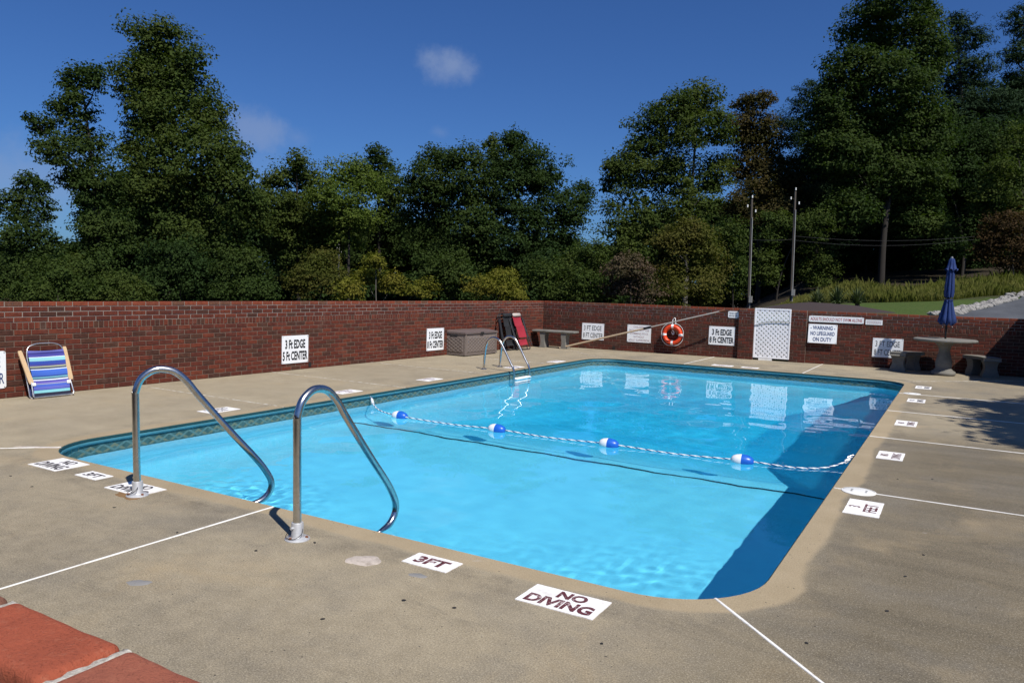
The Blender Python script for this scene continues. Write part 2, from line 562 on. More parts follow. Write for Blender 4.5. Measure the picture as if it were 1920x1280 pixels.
# metals, paints, plastics
t = NT('stainless')
a = t.noise(30, 4); b = t.noise(3, 4)
t.col(t.mix(t.rng(a, .3, .7), (.50, .49, .47), (.62, .61, .59)))
M['stainless'] = t.set(t.rng(b, .3, .7, .16, .30), 1.0)
simple('cast_flange', (.50, .51, .53), .5, .35, var=.15, scale=20, fine=120, bump=.15, dirt=(.30, .22, .16))
simple('rusty', (.16, .06, .03), .85, var=.4, scale=30, fine=150, bump=.3)
simple('sign_white', (.80, .82, .84), .45, var=.04, scale=4, fine=40, bump=.0, dirt=(.70, .70, .68))
simple('sign_black', (.012, .013, .016), .5, var=.1, bump=0)
simple('sign_blue', (.018, .045, .16), .5, var=.1, bump=0)
simple('sign_red', (.36, .03, .03), .5, var=.1, bump=0)
simple('sign_faded', (.33, .22, .24), .6, var=.2, scale=30, bump=0)
simple('sign_grey', (.16, .17, .18), .5, var=.2, bump=0)
simple('paint_white', (.80, .79, .79), .8, var=.09, scale=10, fine=120, bump=.2, dirt=(.58, .55, .51))
t = NT('paint_maroon')
a = t.noise(70, 5, .75); b = t.noise(14, 4)
t.col(t.mix(t.rng(t.math('MULTIPLY_ADD', b, .5, a), .80, .92), (.095, .018, .026), (.50, .42, .43)))
M['paint_maroon'] = t.set(.8)
t = NT('paint_dark')
a = t.noise(70, 5, .75)
t.col(t.mix(t.rng(a, .58, .72), (.030, .024, .030), (.6, .57, .58)))
M['paint_dark'] = t.set(.8)
simple('white_plastic', (.80, .80, .78), .4, var=.05, dirt=(.66, .64, .60))
simple('buoy_orange', (.72, .060, .012), .4, var=.12, scale=12, fine=90, bump=.05)
simple('buoy_white', (.82, .82, .82), .5, var=.05)
simple('rope_white', (.74, .75, .76), .85, var=.12, scale=40, fine=200, bump=.2)
simple('rope_blue', (.015, .055, .20), .8, var=.2, scale=40, fine=200, bump=.2)
simple('float_blue', (.012, .11, .52), .35, var=.08)
simple('float_white', (.80, .80, .82), .35, var=.05)
simple('resin_taupe', (.155, .125, .108), .6, var=.1, scale=12, fine=120, bump=.1)
simple('resin_lid', (.125, .095, .088), .55, var=.1, scale=12, fine=120, bump=.1)
simple('black_gap', (.01, .01, .01), .8, bump=0)
simple('frame_black', (.016, .016, .018), .45, var=.2)
simple('sling_red', (.30, .014, .030), .8, var=.1, scale=14, fine=240, bump=.15)
simple('sling_dark', (.012, .013, .016), .85, var=.15, fine=240)
simple('headrest_tan', (.45, .40, .36), .8, var=.1)
simple('concrete_cast', (.165, .158, .14), .9, var=.25, scale=7, fine=110, bump=.35, dirt=(.10, .097, .085))
simple('umbrella_blue', (.008, .028, .125), .85, var=.15, scale=6, fine=220, bump=.1)
simple('pole_bronze', (.03, .025, .022), .4, .6)
simple('aluminium', (.66, .66, .66), .32, .9, var=.08)
simple('arm_wood', (.56, .39, .22), .6, var=.14, scale=30, fine=120)
simple('navy', (.010, .020, .095), .7)
simple('pole_tan', (.42, .32, .21), .55, var=.15)
simple('pole_grey', (.45, .41, .36), .4, .3)
simple('pole_wood', (.07, .058, .048), .85, var=.35, scale=4, fine=60, bump=.3)
simple('conduit', (.36, .35, .33), .5, .4)
simple('bark', (.020, .016, .013), .95, var=.4, scale=5, fine=40, bump=.6)
simple('bark_pale', (.11, .10, .085), .95, var=.4, scale=5, fine=40, bump=.6)
simple('rock_white', (.24, .23, .215), .9, var=.5, scale=5, fine=50, bump=.5)
simple('mulch', (.035, .022, .020), 1., var=.5, scale=30, fine=150, bump=.8)
simple('siding', (.30, .25, .20), .8, var=.15)
simple('roofing', (.05, .048, .046), .9, var=.3)
t = NT('asphalt')
a = t.noise(.8, 6, .65, sx=(1.6, .35, 1)); b = t.noise(60, 4)
t.col(t.mix(t.rng(t.math('MULTIPLY_ADD', b, .3, a), .4, .85), (.042, .045, .051), (.088, .094, .104)))
t.bump(b, .3, .01); M['asphalt'] = t.set(.8)
t = NT('ground_lawn')
a = t.noise(.35, 5, .6); b = t.noise(14, 6, .7); c = t.noise(2.2, 5, .6)
cc = t.mix(t.rng(b, .3, .7), (.034, .062, .012), (.070, .105, .022))
cc = t.mix(t.rng(c, .55, .75, 0, .6), cc, (.10, .105, .032))
X = t.sep()
litter = t.rng(t.math('ADD', t.math('MULTIPLY_ADD', c, 3., X[1]), t.math('MULTIPLY', X[0], -.62)), 46., 48., 0., 1.)
litter = t.math('MAXIMUM', litter, t.rng(X[0], -11., -8., 1., 0.))
cc = t.mix(litter, cc, t.mix(b, (.020, .016, .010), (.045, .035, .020)))
t.col(cc); t.bump(b, .8, .05); M['ground_lawn'] = t.set(.95, 0, .2)

def leaf_mat(name, c0, c1, c2, transl=.35):
    t = NT(name)
    rp = t.geo.outputs['Random Per Island']
    big = t.noise(.45, 3, .5); fine = t.noise(1.6, 3)
    cc = t.mix(rp, c0, c1)
    cc = t.mix(t.rng(t.math('MULTIPLY_ADD', fine, .5, big), .62, .95, 0, .75), cc, c2)
    t.col(cc)
    t.set(.8, 0, .12)
    tr = t.n.new('ShaderNodeBsdfTranslucent')
    br = t.mix(1., cc, (1.1, 1.25, .55), 'MULTIPLY')
    t.l.new(br, tr.inputs['Color'])
    mx = t.n.new('ShaderNodeMixShader'); mx.inputs[0].default_value = transl
    t.l.new(t.p.outputs[0], mx.inputs[1]); t.l.new(tr.outputs[0], mx.inputs[2])
    t.l.new(mx.outputs[0], t.out.inputs['Surface'])
    M[name] = t.m
leaf_mat('leaf_mid', (.026, .046, .010), (.056, .086, .018), (.078, .098, .020))
leaf_mat('leaf_dark', (.018, .036, .008), (.040, .068, .015), (.056, .080, .018))
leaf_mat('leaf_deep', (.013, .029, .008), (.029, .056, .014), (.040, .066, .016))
leaf_mat('leaf_light', (.048, .082, .012), (.088, .128, .022), (.110, .140, .026))
leaf_mat('leaf_olive', (.046, .060, .010), (.085, .096, .018), (.105, .086, .022))
leaf_mat('leaf_yellow', (.085, .105, .012), (.150, .155, .020), (.165, .140, .024))
leaf_mat('leaf_bronze', (.030, .034, .011), (.062, .056, .017), (.088, .060, .022))
leaf_mat('leaf_russet', (.036, .026, .012), (.070, .042, .018), (.085, .050, .018))
leaf_mat('leaf_pink', (.070, .050, .036), (.135, .090, .064), (.075, .075, .030))
leaf_mat('needle_dark', (.010, .024, .011), (.022, .044, .018), (.028, .052, .018), .1)
leaf_mat('grass_tall', (.085, .105, .018), (.155, .165, .036), (.18, .17, .05), .4)
leaf_mat('yucca_leaf', (.035, .060, .025), (.075, .105, .045), (.09, .11, .05), .1)
TREES = [
 ('tulip_poplar_tree', 'tallest broad tree with airy crown behind the long wall', 'leaf_mid', 0.3, 0, [-41.18, 29.22, -0.7], [[-2.34, 1.28, 16.35, 2.36, 1.93, 1.51], [-2.37, -0.06, 14.26, 1.48, 1.54, 1.6], [-0.34, 1.75, 14.79, 1.82, 1.75, 1.69], [-2.13, 1.31, 14.25, 2.04, 1.9, 1.77], [-2.66, 0.48, 12.03, 1.44, 1.6, 1.76], [-0.79, 1.26, 12.02, 2.92, 2.59, 2.27], [0.86, 2.46, 12.13, 1.24, 1.4, 1.56], [-2.85, 0.09, 9.57, 1.24, 1.43, 1.63], [1.14, 0.57, 9.09, 2.9, 2.55, 2.2], [2.47, 2.14, 9.73, 1.28, 1.36, 1.44], [-0.59, -0.33, 7.02, 2.69, 2.3, 1.9], [3.25, 1.7, 7.59, 1.64, 1.61, 1.58], [0.34, 0.78, 5.05, 3.21, 2.57, 1.93], [3.88, 2.34, 8.58, 0.82, 0.85, 0.89], [3.73, 3.06, 6.79, 0.97, 1.13, 1.29]]),
 ('vine_covered_tree', 'leaning ragged tree wrapped in vines beside the tallest one', 'leaf_dark', 0.26, 0, [-41.64, 25.46, -0.7], [[-2.0, 0.11, 13.09, 1.08, 1.02, 0.96], [0.05, -0.15, 12.87, 0.47, 0.67, 0.88], [-1.84, -0.37, 11.36, 1.19, 1.22, 1.25], [-3.0, -1.29, 10.39, 0.95, 0.8, 0.65], [-1.71, 0.35, 9.56, 1.21, 1.27, 1.33], [-1.6, -1.5, 8.81, 1.4, 1.19, 0.99], [-3.11, -1.99, 10.64, 0.41, 0.41, 0.41], [-0.43, 0.33, 7.27, 1.35, 1.5, 1.64], [-1.2, -0.43, 7.5, 1.19, 1.07, 0.95], [-0.26, 0.67, 4.77, 1.45, 1.63, 1.81], [0.2, -0.26, 2.34, 1.77, 1.77, 1.77]]),
 ('vine_draped_tree', 'drooping vine draped tree at the far end of the long wall', 'leaf_dark', 0.24, 0, [-43.38, 22.11, -0.7], [[0.95, 0.2, 6.84, 1.01, 0.87, 0.73], [-1.69, 0.67, 5.85, 1.05, 1.02, 0.99], [1.38, 0.49, 5.75, 0.39, 0.76, 1.12], [0.71, -0.31, 4.17, 1.25, 1.24, 1.23], [1.48, 0.49, 3.8, 0.84, 0.79, 0.73], [0.47, -0.09, 1.94, 1.98, 1.61, 1.24]]),
 ('bushy_tree', 'dark bushy tree with a pointed knob on its crown', 'leaf_mid', 0.28, 0, [-38.84, 37.57, -0.7], [[-0.08, -0.27, 10.11, 0.78, 0.78, 0.78], [-1.66, -0.19, 8.67, 1.3, 1.3, 1.3], [-1.03, 1.65, 8.88, 1.33, 1.5, 1.67], [-0.85, -1.38, 6.57, 1.94, 1.77, 1.59], [0.77, 0.63, 6.72, 1.98, 1.89, 1.8], [-0.61, 0.54, 4.4, 2.74, 2.37, 2.01]]),
 ('locust_tree', 'pale feathery green tree in the middle of the tree line', 'leaf_light', 0.26, 0, [-34.5, 37.8, -0.7], [[-1.46, 1.18, 9.39, 1.71, 1.35, 1.0], [-0.43, 2.14, 8.77, 1.43, 1.4, 1.36], [-0.85, -1.17, 7.86, 1.36, 1.33, 1.29], [-0.28, 0.45, 6.83, 2.26, 1.92, 1.57], [-1.51, 0.8, 5.31, 1.78, 1.51, 1.24]]),
 ('slim_dark_tree', 'slim dark treetop poking out behind the pale feathery tree', 'leaf_dark', 0.3, 0, [-38.11, 44.97, -0.7], [[0.3, -0.74, 11.57, 0.86, 0.82, 0.78], [-0.72, 0.73, 10.46, 1.38, 1.38, 1.38], [1.28, 0.1, 8.91, 1.34, 1.46, 1.58], [-0.06, 1.5, 6.29, 2.46, 2.35, 2.25], [-1.56, 1.13, 4.23, 2.07, 1.96, 1.86]]),
 ('oak_tree', 'wide dark round topped tree before the notch in the tree line', 'leaf_dark', 0.28, 0, [-28.66, 41.23, -0.7], [[-1.52, -0.0, 10.29, 1.39, 1.15, 0.91], [0.89, -0.45, 10.08, 1.42, 1.21, 1.01], [-1.61, -1.83, 8.84, 0.88, 1.05, 1.22], [-0.29, 0.13, 8.36, 2.94, 2.37, 1.8], [-2.61, 0.13, 6.52, 1.84, 1.9, 1.95], [1.2, 0.18, 5.94, 2.46, 2.26, 2.05], [-0.44, 0.54, 3.73, 2.98, 2.46, 1.93]]),
 ('conical_tree', 'dark conical tree standing highest in the middle tree line', 'leaf_deep', 0.27, 0, [-24.77, 43.52, -0.7], [[-1.02, -0.07, 11.6, 1.11, 1.0, 0.9], [-0.35, -0.27, 10.31, 1.64, 1.51, 1.37], [0.42, 1.62, 9.34, 1.76, 1.67, 1.58], [-0.89, -0.6, 8.43, 2.4, 2.23, 2.06], [2.43, 1.49, 7.53, 1.45, 1.45, 1.45], [1.15, 1.99, 6.05, 2.26, 2.19, 2.12], [-1.0, -0.25, 5.55, 2.78, 2.61, 2.43], [2.57, 3.07, 8.29, 0.78, 0.92, 1.06], [0.72, 0.69, 3.88, 2.78, 2.26, 1.74]]),
 ('slender_tree', 'slender grey green treetop against the dark conical tree', 'leaf_mid', 0.28, 0, [-29.59, 47.66, -0.7], [[-0.07, -0.45, 12.11, 0.69, 0.8, 0.91], [-0.49, 0.3, 10.85, 0.93, 1.05, 1.16]]),
 ('maple_tree', 'large airy oak like tree with sky gaps and bare limbs', 'leaf_mid', 0.29, 0, [-15.64, 48.89, -0.61], [[-0.39, 2.17, 14.75, 1.85, 1.56, 1.28], [-1.62, 0.29, 13.68, 1.88, 1.67, 1.46], [-3.04, 0.74, 12.31, 1.93, 1.86, 1.79], [0.26, -0.71, 12.08, 1.35, 1.28, 1.21], [1.25, 1.11, 12.68, 1.03, 1.2, 1.38], [-3.67, -0.5, 10.05, 1.98, 1.8, 1.62], [-4.78, -1.45, 9.97, 0.91, 0.81, 0.7], [-1.24, 0.16, 9.61, 1.92, 1.83, 1.74], [-3.23, -0.84, 7.31, 2.11, 1.96, 1.82], [-5.26, -1.15, 8.99, 0.64, 0.64, 0.64], [0.84, 1.82, 9.74, 1.19, 1.41, 1.62], [-3.89, -1.79, 5.51, 1.81, 1.81, 1.81], [-0.25, 0.54, 7.2, 2.09, 1.92, 1.74]]),
 ('browning_oak_tree', 'bronze tinted tree whose leaves are turning brown', 'leaf_bronze', 0.27, 0, [-12.06, 53.32, 0.88], [[-1.63, 0.76, 13.53, 0.95, 0.8, 0.66], [-0.38, 0.25, 13.48, 0.93, 0.82, 0.72], [-1.63, 0.64, 11.89, 1.61, 1.53, 1.46], [-0.29, 1.17, 11.24, 1.67, 1.64, 1.6], [-1.41, 0.99, 9.48, 1.98, 1.8, 1.62], [0.59, 0.97, 8.59, 1.66, 1.73, 1.8], [-0.04, -1.22, 6.41, 2.32, 2.12, 1.93]]),
 ('dark_pine_tree', 'blackish pine with a rounded top beside the bronze tinted tree', 'needle_dark', 0.3, 1, [-9.47, 59.49, 2.57], [[-0.83, 0.9, 13.45, 1.79, 1.48, 1.17], [-1.8, 1.44, 11.79, 1.99, 1.91, 1.83], [0.31, 1.82, 11.62, 1.96, 1.96, 1.96], [-0.37, 1.2, 8.85, 2.98, 2.67, 2.35], [-1.65, -0.65, 7.5, 1.93, 1.93, 1.93], [-1.02, -0.56, 5.76, 3.09, 2.7, 2.31], [0.72, 1.74, 4.21, 3.55, 3.08, 2.6]]),
 ('tall_poplar_tree', 'towering tree whose top leaves the picture above the white gate', 'leaf_dark', 0.3, 0, [-4.52, 53.11, 2.13], [[-0.39, -0.11, 17.45, 2.41, 2.02, 1.63], [-1.98, 1.51, 16.41, 1.98, 1.81, 1.64], [0.31, 2.8, 15.47, 2.39, 2.15, 1.91], [1.27, 3.82, 17.47, 1.03, 1.03, 1.03], [-2.41, -1.44, 13.37, 1.83, 1.66, 1.5], [-0.57, -0.51, 12.44, 3.0, 2.48, 1.96], [1.74, 3.63, 14.68, 1.16, 1.26, 1.37], [-3.28, -1.26, 11.09, 1.66, 1.66, 1.66], [1.13, 0.95, 11.8, 1.38, 1.48, 1.58], [-1.93, -0.57, 10.63, 2.52, 2.19, 1.85], [0.62, 1.78, 9.73, 2.83, 2.39, 1.95], [-2.29, -1.73, 8.18, 2.29, 2.06, 1.83], [-3.91, -1.51, 9.13, 1.33, 1.33, 1.33], [-0.23, 1.05, 7.01, 3.03, 2.53, 2.02], [1.79, 2.45, 7.1, 1.69, 1.86, 2.03], [-1.86, -2.29, 4.39, 1.81, 1.55, 1.3], [1.51, 2.35, 4.25, 2.04, 1.7, 1.36]]),
 ('pine_tree', 'tall pine with tufted open branches at the wood edge', 'needle_dark', 0.34, 1, [-0.24, 63.76, 3.51], [[-1.6, 0.46, 17.6, 1.29, 1.07, 0.84], [-0.74, 0.87, 16.42, 1.68, 1.33, 0.99], [-1.9, 0.59, 15.45, 1.46, 1.19, 0.92], [-0.09, 0.47, 14.31, 1.66, 1.36, 1.06], [-1.04, 2.19, 13.63, 2.42, 1.92, 1.41], [0.7, 0.48, 11.94, 2.33, 1.92, 1.5], [-1.12, 0.58, 10.82, 2.91, 2.3, 1.69], [0.61, 0.02, 9.21, 3.15, 2.51, 1.87], [2.56, 2.98, 10.42, 1.92, 1.73, 1.54]]),
 ('corner_oak_tree', 'dense dark tree closing the wood at the upper picture corner', 'leaf_deep', 0.29, 0, [2.52, 68.87, 4.21], [[-1.53, 1.92, 11.6, 2.89, 2.48, 2.06], [0.01, 2.83, 12.67, 2.06, 1.98, 1.9], [0.89, 0.07, 9.67, 2.37, 2.37, 2.37], [-1.01, 0.83, 8.35, 3.65, 3.05, 2.44], [-3.44, 0.46, 8.03, 2.89, 2.68, 2.48], [-4.94, -3.02, 10.31, 1.98, 1.86, 1.74], [0.8, 0.9, 6.67, 2.81, 2.61, 2.41], [-5.49, -1.55, 7.03, 2.86, 2.65, 2.45]]),
 ('leaning_pine_tree', 'pine reaching in from the picture corner above the driveway', 'needle_dark', 0.34, 1, [3.87, 66.18, 3.98], [[-1.63, 1.66, 17.94, 1.16, 1.2, 1.24], [-1.83, 0.19, 14.96, 0.91, 0.91, 0.91], [-1.21, 1.38, 16.14, 1.16, 1.23, 1.31], [-1.77, 0.94, 13.45, 1.0, 0.89, 0.77], [-1.19, -0.13, 11.1, 1.74, 1.63, 1.52], [-0.77, 1.46, 13.47, 1.39, 1.39, 1.39]]),
 ('spreading_tree', 'wide shady tree under the tall pine with hanging boughs', 'leaf_deep', 0.27, 0, [-0.23, 60.28, 3.13], [[0.79, 1.59, 8.42, 3.34, 2.8, 2.25], [-1.31, 0.65, 6.77, 3.29, 2.93, 2.56], [-2.54, -0.54, 9.17, 2.17, 1.99, 1.81], [2.01, 1.22, 5.99, 2.5, 2.33, 2.15], [-3.28, -1.71, 3.7, 2.81, 2.34, 1.87], [0.16, 2.05, 3.42, 2.96, 2.41, 1.85], [-1.41, -1.7, 1.56, 1.77, 1.51, 1.24]]),
 ('shadowy_tree', 'shadowy tree filling the wood behind the tallest trunk near the gate', 'leaf_deep', 0.3, 0, [-6.73, 65.75, 3.41], [[-1.01, -1.45, 5.23, 4.08, 3.47, 2.86], [2.46, 0.12, 6.5, 3.64, 3.24, 2.83], [-2.61, 0.3, 2.09, 3.83, 3.19, 2.55], [1.76, 3.44, 2.27, 4.29, 3.43, 2.57], [6.02, 3.06, 5.5, 4.1, 3.69, 3.28], [5.53, 2.59, 1.8, 3.7, 2.88, 2.06], [9.67, 4.87, 3.56, 3.28, 3.07, 2.87], [-5.33, -2.4, 1.51, 2.94, 2.73, 2.52], [-7.48, -4.04, 2.67, 2.92, 2.92, 2.92]]),
 ('sunlit_maple_tree', 'bright green tree hanging over the driveway edge', 'leaf_mid', 0.25, 0, [2.96, 55.19, 2.73], [[-0.81, 1.35, 8.34, 1.17, 1.14, 1.11], [-1.31, -1.09, 6.1, 1.41, 1.27, 1.13], [-0.41, 1.43, 4.3, 1.63, 1.37, 1.11], [-2.16, -0.89, 4.75, 1.15, 0.99, 0.83]]),
 ('russet_tree', 'russet brown small tree above the driveway and tall grass', 'leaf_russet', 0.22, 0, [2.31, 52.48, 2.4], [[-0.48, 1.01, 3.42, 1.31, 1.12, 0.93], [0.0, 1.16, 2.03, 1.56, 1.4, 1.25], [-1.35, 0.73, 2.32, 0.94, 0.88, 0.81]]),
 ('round_dogwood_tree', 'round yellow green tree behind the bold depth sign on the back wall', 'leaf_olive', 0.22, 0, [-11.96, 38.27, -0.14], [[-0.44, 0.02, 4.66, 1.3, 1.06, 0.81], [-1.09, -0.15, 3.49, 1.15, 1.2, 1.25], [0.38, 0.55, 3.2, 1.25, 1.31, 1.36], [0.03, -0.78, 1.82, 1.65, 1.33, 1.01]]),
 ('rusty_shrub_tree', 'pinkish brown dying bush peeking over the back wall', 'leaf_pink', 0.19, 0, [-13.79, 34.88, -0.6], [[-0.2, 0.01, 3.17, 1.08, 0.87, 0.67], [-1.2, 0.46, 2.44, 0.69, 0.71, 0.74], [-0.03, 1.08, 2.21, 1.21, 1.08, 0.95]]),
 ('young_ash_tree', 'thin dark tree just left of the two utility poles', 'leaf_mid', 0.22, 0, [-11.21, 43.36, 0.21], [[0.13, -1.1, 4.02, 0.99, 1.16, 1.34], [-0.11, 0.53, 2.17, 1.03, 1.21, 1.39]]),
 ('thicket_tree', 'leafy sapling between and behind the two utility poles', 'leaf_mid', 0.23, 0, [-9.92, 48.77, 1.1], [[-0.29, -0.39, 4.31, 0.97, 1.13, 1.29], [-0.31, -1.22, 2.02, 0.77, 1.02, 1.28], [1.59, 0.13, 4.64, 1.47, 1.28, 1.09], [1.99, 2.31, 2.18, 1.2, 1.36, 1.53]]),
 ('yellow_dogwood_tree', 'low yellowish tree just above the middle of the long wall', 'leaf_yellow', 0.19, 0, [-19.96, 32.41, -0.7], [[-0.27, 1.15, 2.66, 0.92, 0.71, 0.49], [-0.63, -0.26, 2.22, 0.9, 0.74, 0.58], [0.79, 0.19, 2.0, 0.94, 0.73, 0.52]]),
 ('pale_dogwood_tree', 'yellow green layered tree with a pale thin stem', 'leaf_yellow', 0.2, 0, [-26.4, 30.94, -0.7], [[-0.14, 0.11, 3.31, 0.61, 0.56, 0.5], [-0.96, 0.45, 2.47, 0.85, 0.68, 0.51], [0.29, 0.93, 2.22, 0.96, 0.76, 0.56], [2.64, 0.38, 2.0, 0.92, 0.73, 0.54], [-0.76, -1.2, 1.89, 0.82, 0.76, 0.71]]),
 ('bronze_dogwood_tree', 'olive bronze low tree beside the short grey post', 'leaf_olive', 0.2, 0, [-29.64, 30.2, -0.7], [[-0.65, 0.84, 3.27, 1.11, 0.93, 0.76], [-0.55, -0.25, 2.38, 1.25, 1.11, 0.97], [0.41, 0.76, 2.14, 1.04, 0.95, 0.86]]),
 ('holly_shrub', 'dense dark shrub at the foot of the tallest tree', 'leaf_deep', 0.22, 0, [-35.14, 25.8, -0.7], [[-0.94, 0.37, 2.88, 1.75, 1.64, 1.53], [-1.54, -0.47, 1.72, 1.51, 1.23, 0.95], [0.55, 1.05, 1.94, 1.41, 1.27, 1.13]]),
 ('laurel_shrub', 'rounded dark green shrub next to the olive bronze tree', 'leaf_dark', 0.22, 0, [-32.51, 27.35, -0.7], [[-0.19, 0.15, 2.83, 1.28, 1.31, 1.34], [1.21, -0.01, 1.61, 1.53, 1.18, 0.82], [-0.0, -0.84, 1.57, 0.98, 0.85, 0.71]]),
 ('privet_shrub', 'leafy shrub under the drooping vine draped tree', 'leaf_mid', 0.21, 0, [-38.62, 21.43, -0.7], [[-1.33, 0.62, 2.0, 1.31, 1.14, 0.98], [0.01, -1.27, 1.22, 1.54, 1.1, 0.67], [0.46, 0.8, 1.24, 1.23, 0.96, 0.69]]),
 ('hazel_shrub', 'loose light green shrub between the vine wrapped trunks', 'leaf_mid', 0.21, 0, [-37.18, 23.44, -0.7], [[-0.65, 0.71, 1.68, 1.28, 1.05, 0.83], [0.01, -0.71, 1.22, 1.12, 0.85, 0.59], [2.02, -0.02, 1.29, 0.95, 0.76, 0.58]]),
 ('elder_shrub', 'dark leafy shrub left of the low yellowish tree', 'leaf_dark', 0.22, 0, [-23.5, 33.81, -0.7], [[0.06, -0.14, 2.74, 1.19, 1.16, 1.13], [-0.83, -0.84, 2.99, 0.96, 0.9, 0.85], [0.77, 0.37, 1.78, 1.31, 0.99, 0.68]]),
 ('viburnum_shrub', 'dark shrub right of the low yellowish tree', 'leaf_mid', 0.22, 0, [-18.62, 35.52, -0.7], [[-0.1, -0.18, 2.59, 1.22, 1.16, 1.11], [0.76, 1.81, 3.22, 1.37, 1.31, 1.26], [1.46, -0.18, 1.95, 1.47, 1.09, 0.71]]),
 ('sumac_shrub', 'bright leafed young bush left of the pinkish brown one', 'leaf_mid', 0.2, 0, [-16.4, 35.66, -0.7], [[-0.45, 1.13, 3.91, 0.95, 0.97, 1.0], [0.24, -1.03, 2.5, 0.95, 0.92, 0.9]]),
]
WOOD = [(-105.93, 25.54, -0.7, 8.69), (-94.41, 27.18, -0.7, 7.2), (-94.42, 31.37, -0.7, 5.92), (-86.84, 32.8, -0.7, 4.06), (-84.68, 37.15, -0.7, 2.42), (-80.03, 38.64, -0.7, 3.07), (-69.47, 35.84, -0.7, 3.18), (-70.47, 39.6, -0.7, 3.32), (-69.83, 42.17, -0.7, 9.96), (-69.98, 45.37, -0.7, 11.21), (-67.24, 46.33, -0.7, 11.13), (-63.44, 48.14, -0.7, 11.02), (-62.47, 50.0, -0.7, 10.39), (-59.19, 51.03, -0.7, 10.26), (-53.75, 51.04, -0.7, 9.34), (-48.2, 49.75, -0.7, 8.28), (-48.67, 54.74, -0.7, 8.81), (-45.44, 54.02, -0.7, 7.55), (-43.91, 58.68, -0.7, 7.99), (-39.31, 56.3, -0.7, 6.84), (-40.65, 63.25, -0.7, 6.74), (-34.08, 59.5, -0.7, 5.81), (-35.34, 69.34, -0.7, 7.16), (-32.81, 70.91, -0.7, 6.11), (-25.49, 62.44, -0.7, 6.18), (-24.11, 65.2, -0.7, 8.76), (-21.51, 65.8, -0.7, 8.59), (-21.33, 75.98, -0.7, 11.13), (-15.82, 70.35, 0.78, 9.51), (-13.41, 69.52, 2.36, 9.07), (-11.81, 77.95, 4.45, 10.76), (-9.02, 78.67, 4.68, 12.82), (-6.45, 79.79, 4.83, 13.28), (-4.37, 81.59, 4.97, 12.48), (-0.76, 76.51, 4.89, 11.06), (1.59, 87.95, 5.4, 12.37), (4.29, 91.89, 5.61, 12.0), (6.53, 85.37, 5.59, 10.74), (9.56, 89.93, 5.84, 11.48)]

# ---------------------------------------------------------------- setting
XL, YB, TL, TB, WH = -9.5247, 17.8769, 0.0398, 0.0725, 1.185
def wall_x(y): return XL + TL * (y - YB)          # inner face of the long wall
def wall_y(x): return YB + TB * (x - XL)          # inner face of the back wall
def terrain(x, y):
    s = np.clip((x + 14 + .12 * (y - 25)) / 9, 0, 1); s = s * s * (3 - 2 * s)
    z = -.7 * (1 - s) + s * (1.0 + .02 * (y - 27)) + np.where(y > 45, np.minimum(.09 * (y - 45), 3), 0) * s
    z = z + .05 * (x + 2) * np.clip((y - 30) / 12, 0, 1) * s
    return z + .04 * np.sin(x * .9 + y * .31) * np.cos(y * .53 - x * .2)

# ground: one sheet round the enclosure, rising behind the back wall
rows = np.concatenate([np.linspace(YB + .11, 60, 50), np.linspace(64, 400, 20)])
xs = np.concatenate([np.linspace(-400, -70, 12), np.linspace(-64, 40, 90), np.linspace(50, 400, 12)])
Xg, Yg = np.meshgrid(xs, rows)
Yg = Yg + TB * np.clip(Xg - XL, -3, 12) * np.clip((70 - Yg) / 50, 0, 1)
Xg = np.concatenate([Xg[:1], Xg]); Yg = np.concatenate([Yg[:1], Yg])
Zg = terrain(Xg, Yg); Zg[0] = -1.5                      # earth face behind the back wall
gb = link('ground', grid_mesh('ground', Xg, Yg, Zg, M['ground_lawn'], smooth=False))
tag(gb, kind='structure')
m = MB()
m.add([(-400, -200, -.35), (wall_x(.36) - .1, -200, -.35), (wall_x(.36) - .1, .36, -.35), (wall_x(YB) - .1, YB + .11, -.5), (-400, YB + .11, -.7)], [(0, 1, 2, 3, 4)])
m.add([(wall_x(.36) - .1, -200, -.35), (400, -200, -.35), (400, .36, -.35), (wall_x(.36) - .1, .36, -.35)], [(0, 1, 2, 3)])
m.add([(4.55, .36, -.05), (400, .36, -.05), (400, YB + 1.2, .6), (4.55, YB + 1.2, -.05)], [(0, 1, 2, 3)])
m.build('ground', M['ground_lawn']); tag(bpy.data.objects['ground.001'], kind='structure')

# driveway beyond the back wall with a stone edge
def drive_x(y): return -.30 + (y - 27.7) * .145
ys = np.linspace(19.6, 90, 60)
V = []
m = MB()
for y in ys:
    x0 = drive_x(y) + .15
    for k in range(7):
        x = x0 + k * 1.1
        V.append((x, y, float(terrain(np.array(x), np.array(y))) * (1 if k else 1) + .06))
m.add(V, [(i * 7 + k, i * 7 + k + 1, i * 7 + 8 + k, i * 7 + 7 + k) for i in range(len(ys) - 1) for k in range(6)])
tag(m.build('driveway_road', M['asphalt']), kind='structure')
# mulch bed
m = MB()
pl = [(0, 0)]
ring = []
for k in range(28):
    a = 2 * PI * k / 28
    rr = 1 + .12 * math.sin(3 * a + 1) + .08 * math.sin(5 * a)
    ring.append((-4.6 + 2.5 * rr * math.cos(a), 28.3 + 3.6 * rr * math.sin(a)))
def tz(x, y): return float(terrain(np.array(float(x)), np.array(float(y))))
vs_ = [(-4.6, 28.3, tz(-4.6, 28.3) + .22)] + [(-4.6 + (x + 4.6) * .55, 28.3 + (y - 28.3) * .55, tz(x, y) + .17) for x, y in ring] + [(x, y, tz(x, y) - .03) for x, y in ring]
fs = []
for k in range(28):
    j = (k + 1) % 28
    fs += [(0, 1 + k, 1 + j), (1 + k, 29 + k, 29 + j, 1 + j)]
m.add(vs_, fs)
tag(m.build('mulch_bed', M['mulch'], smooth=60), kind='structure')

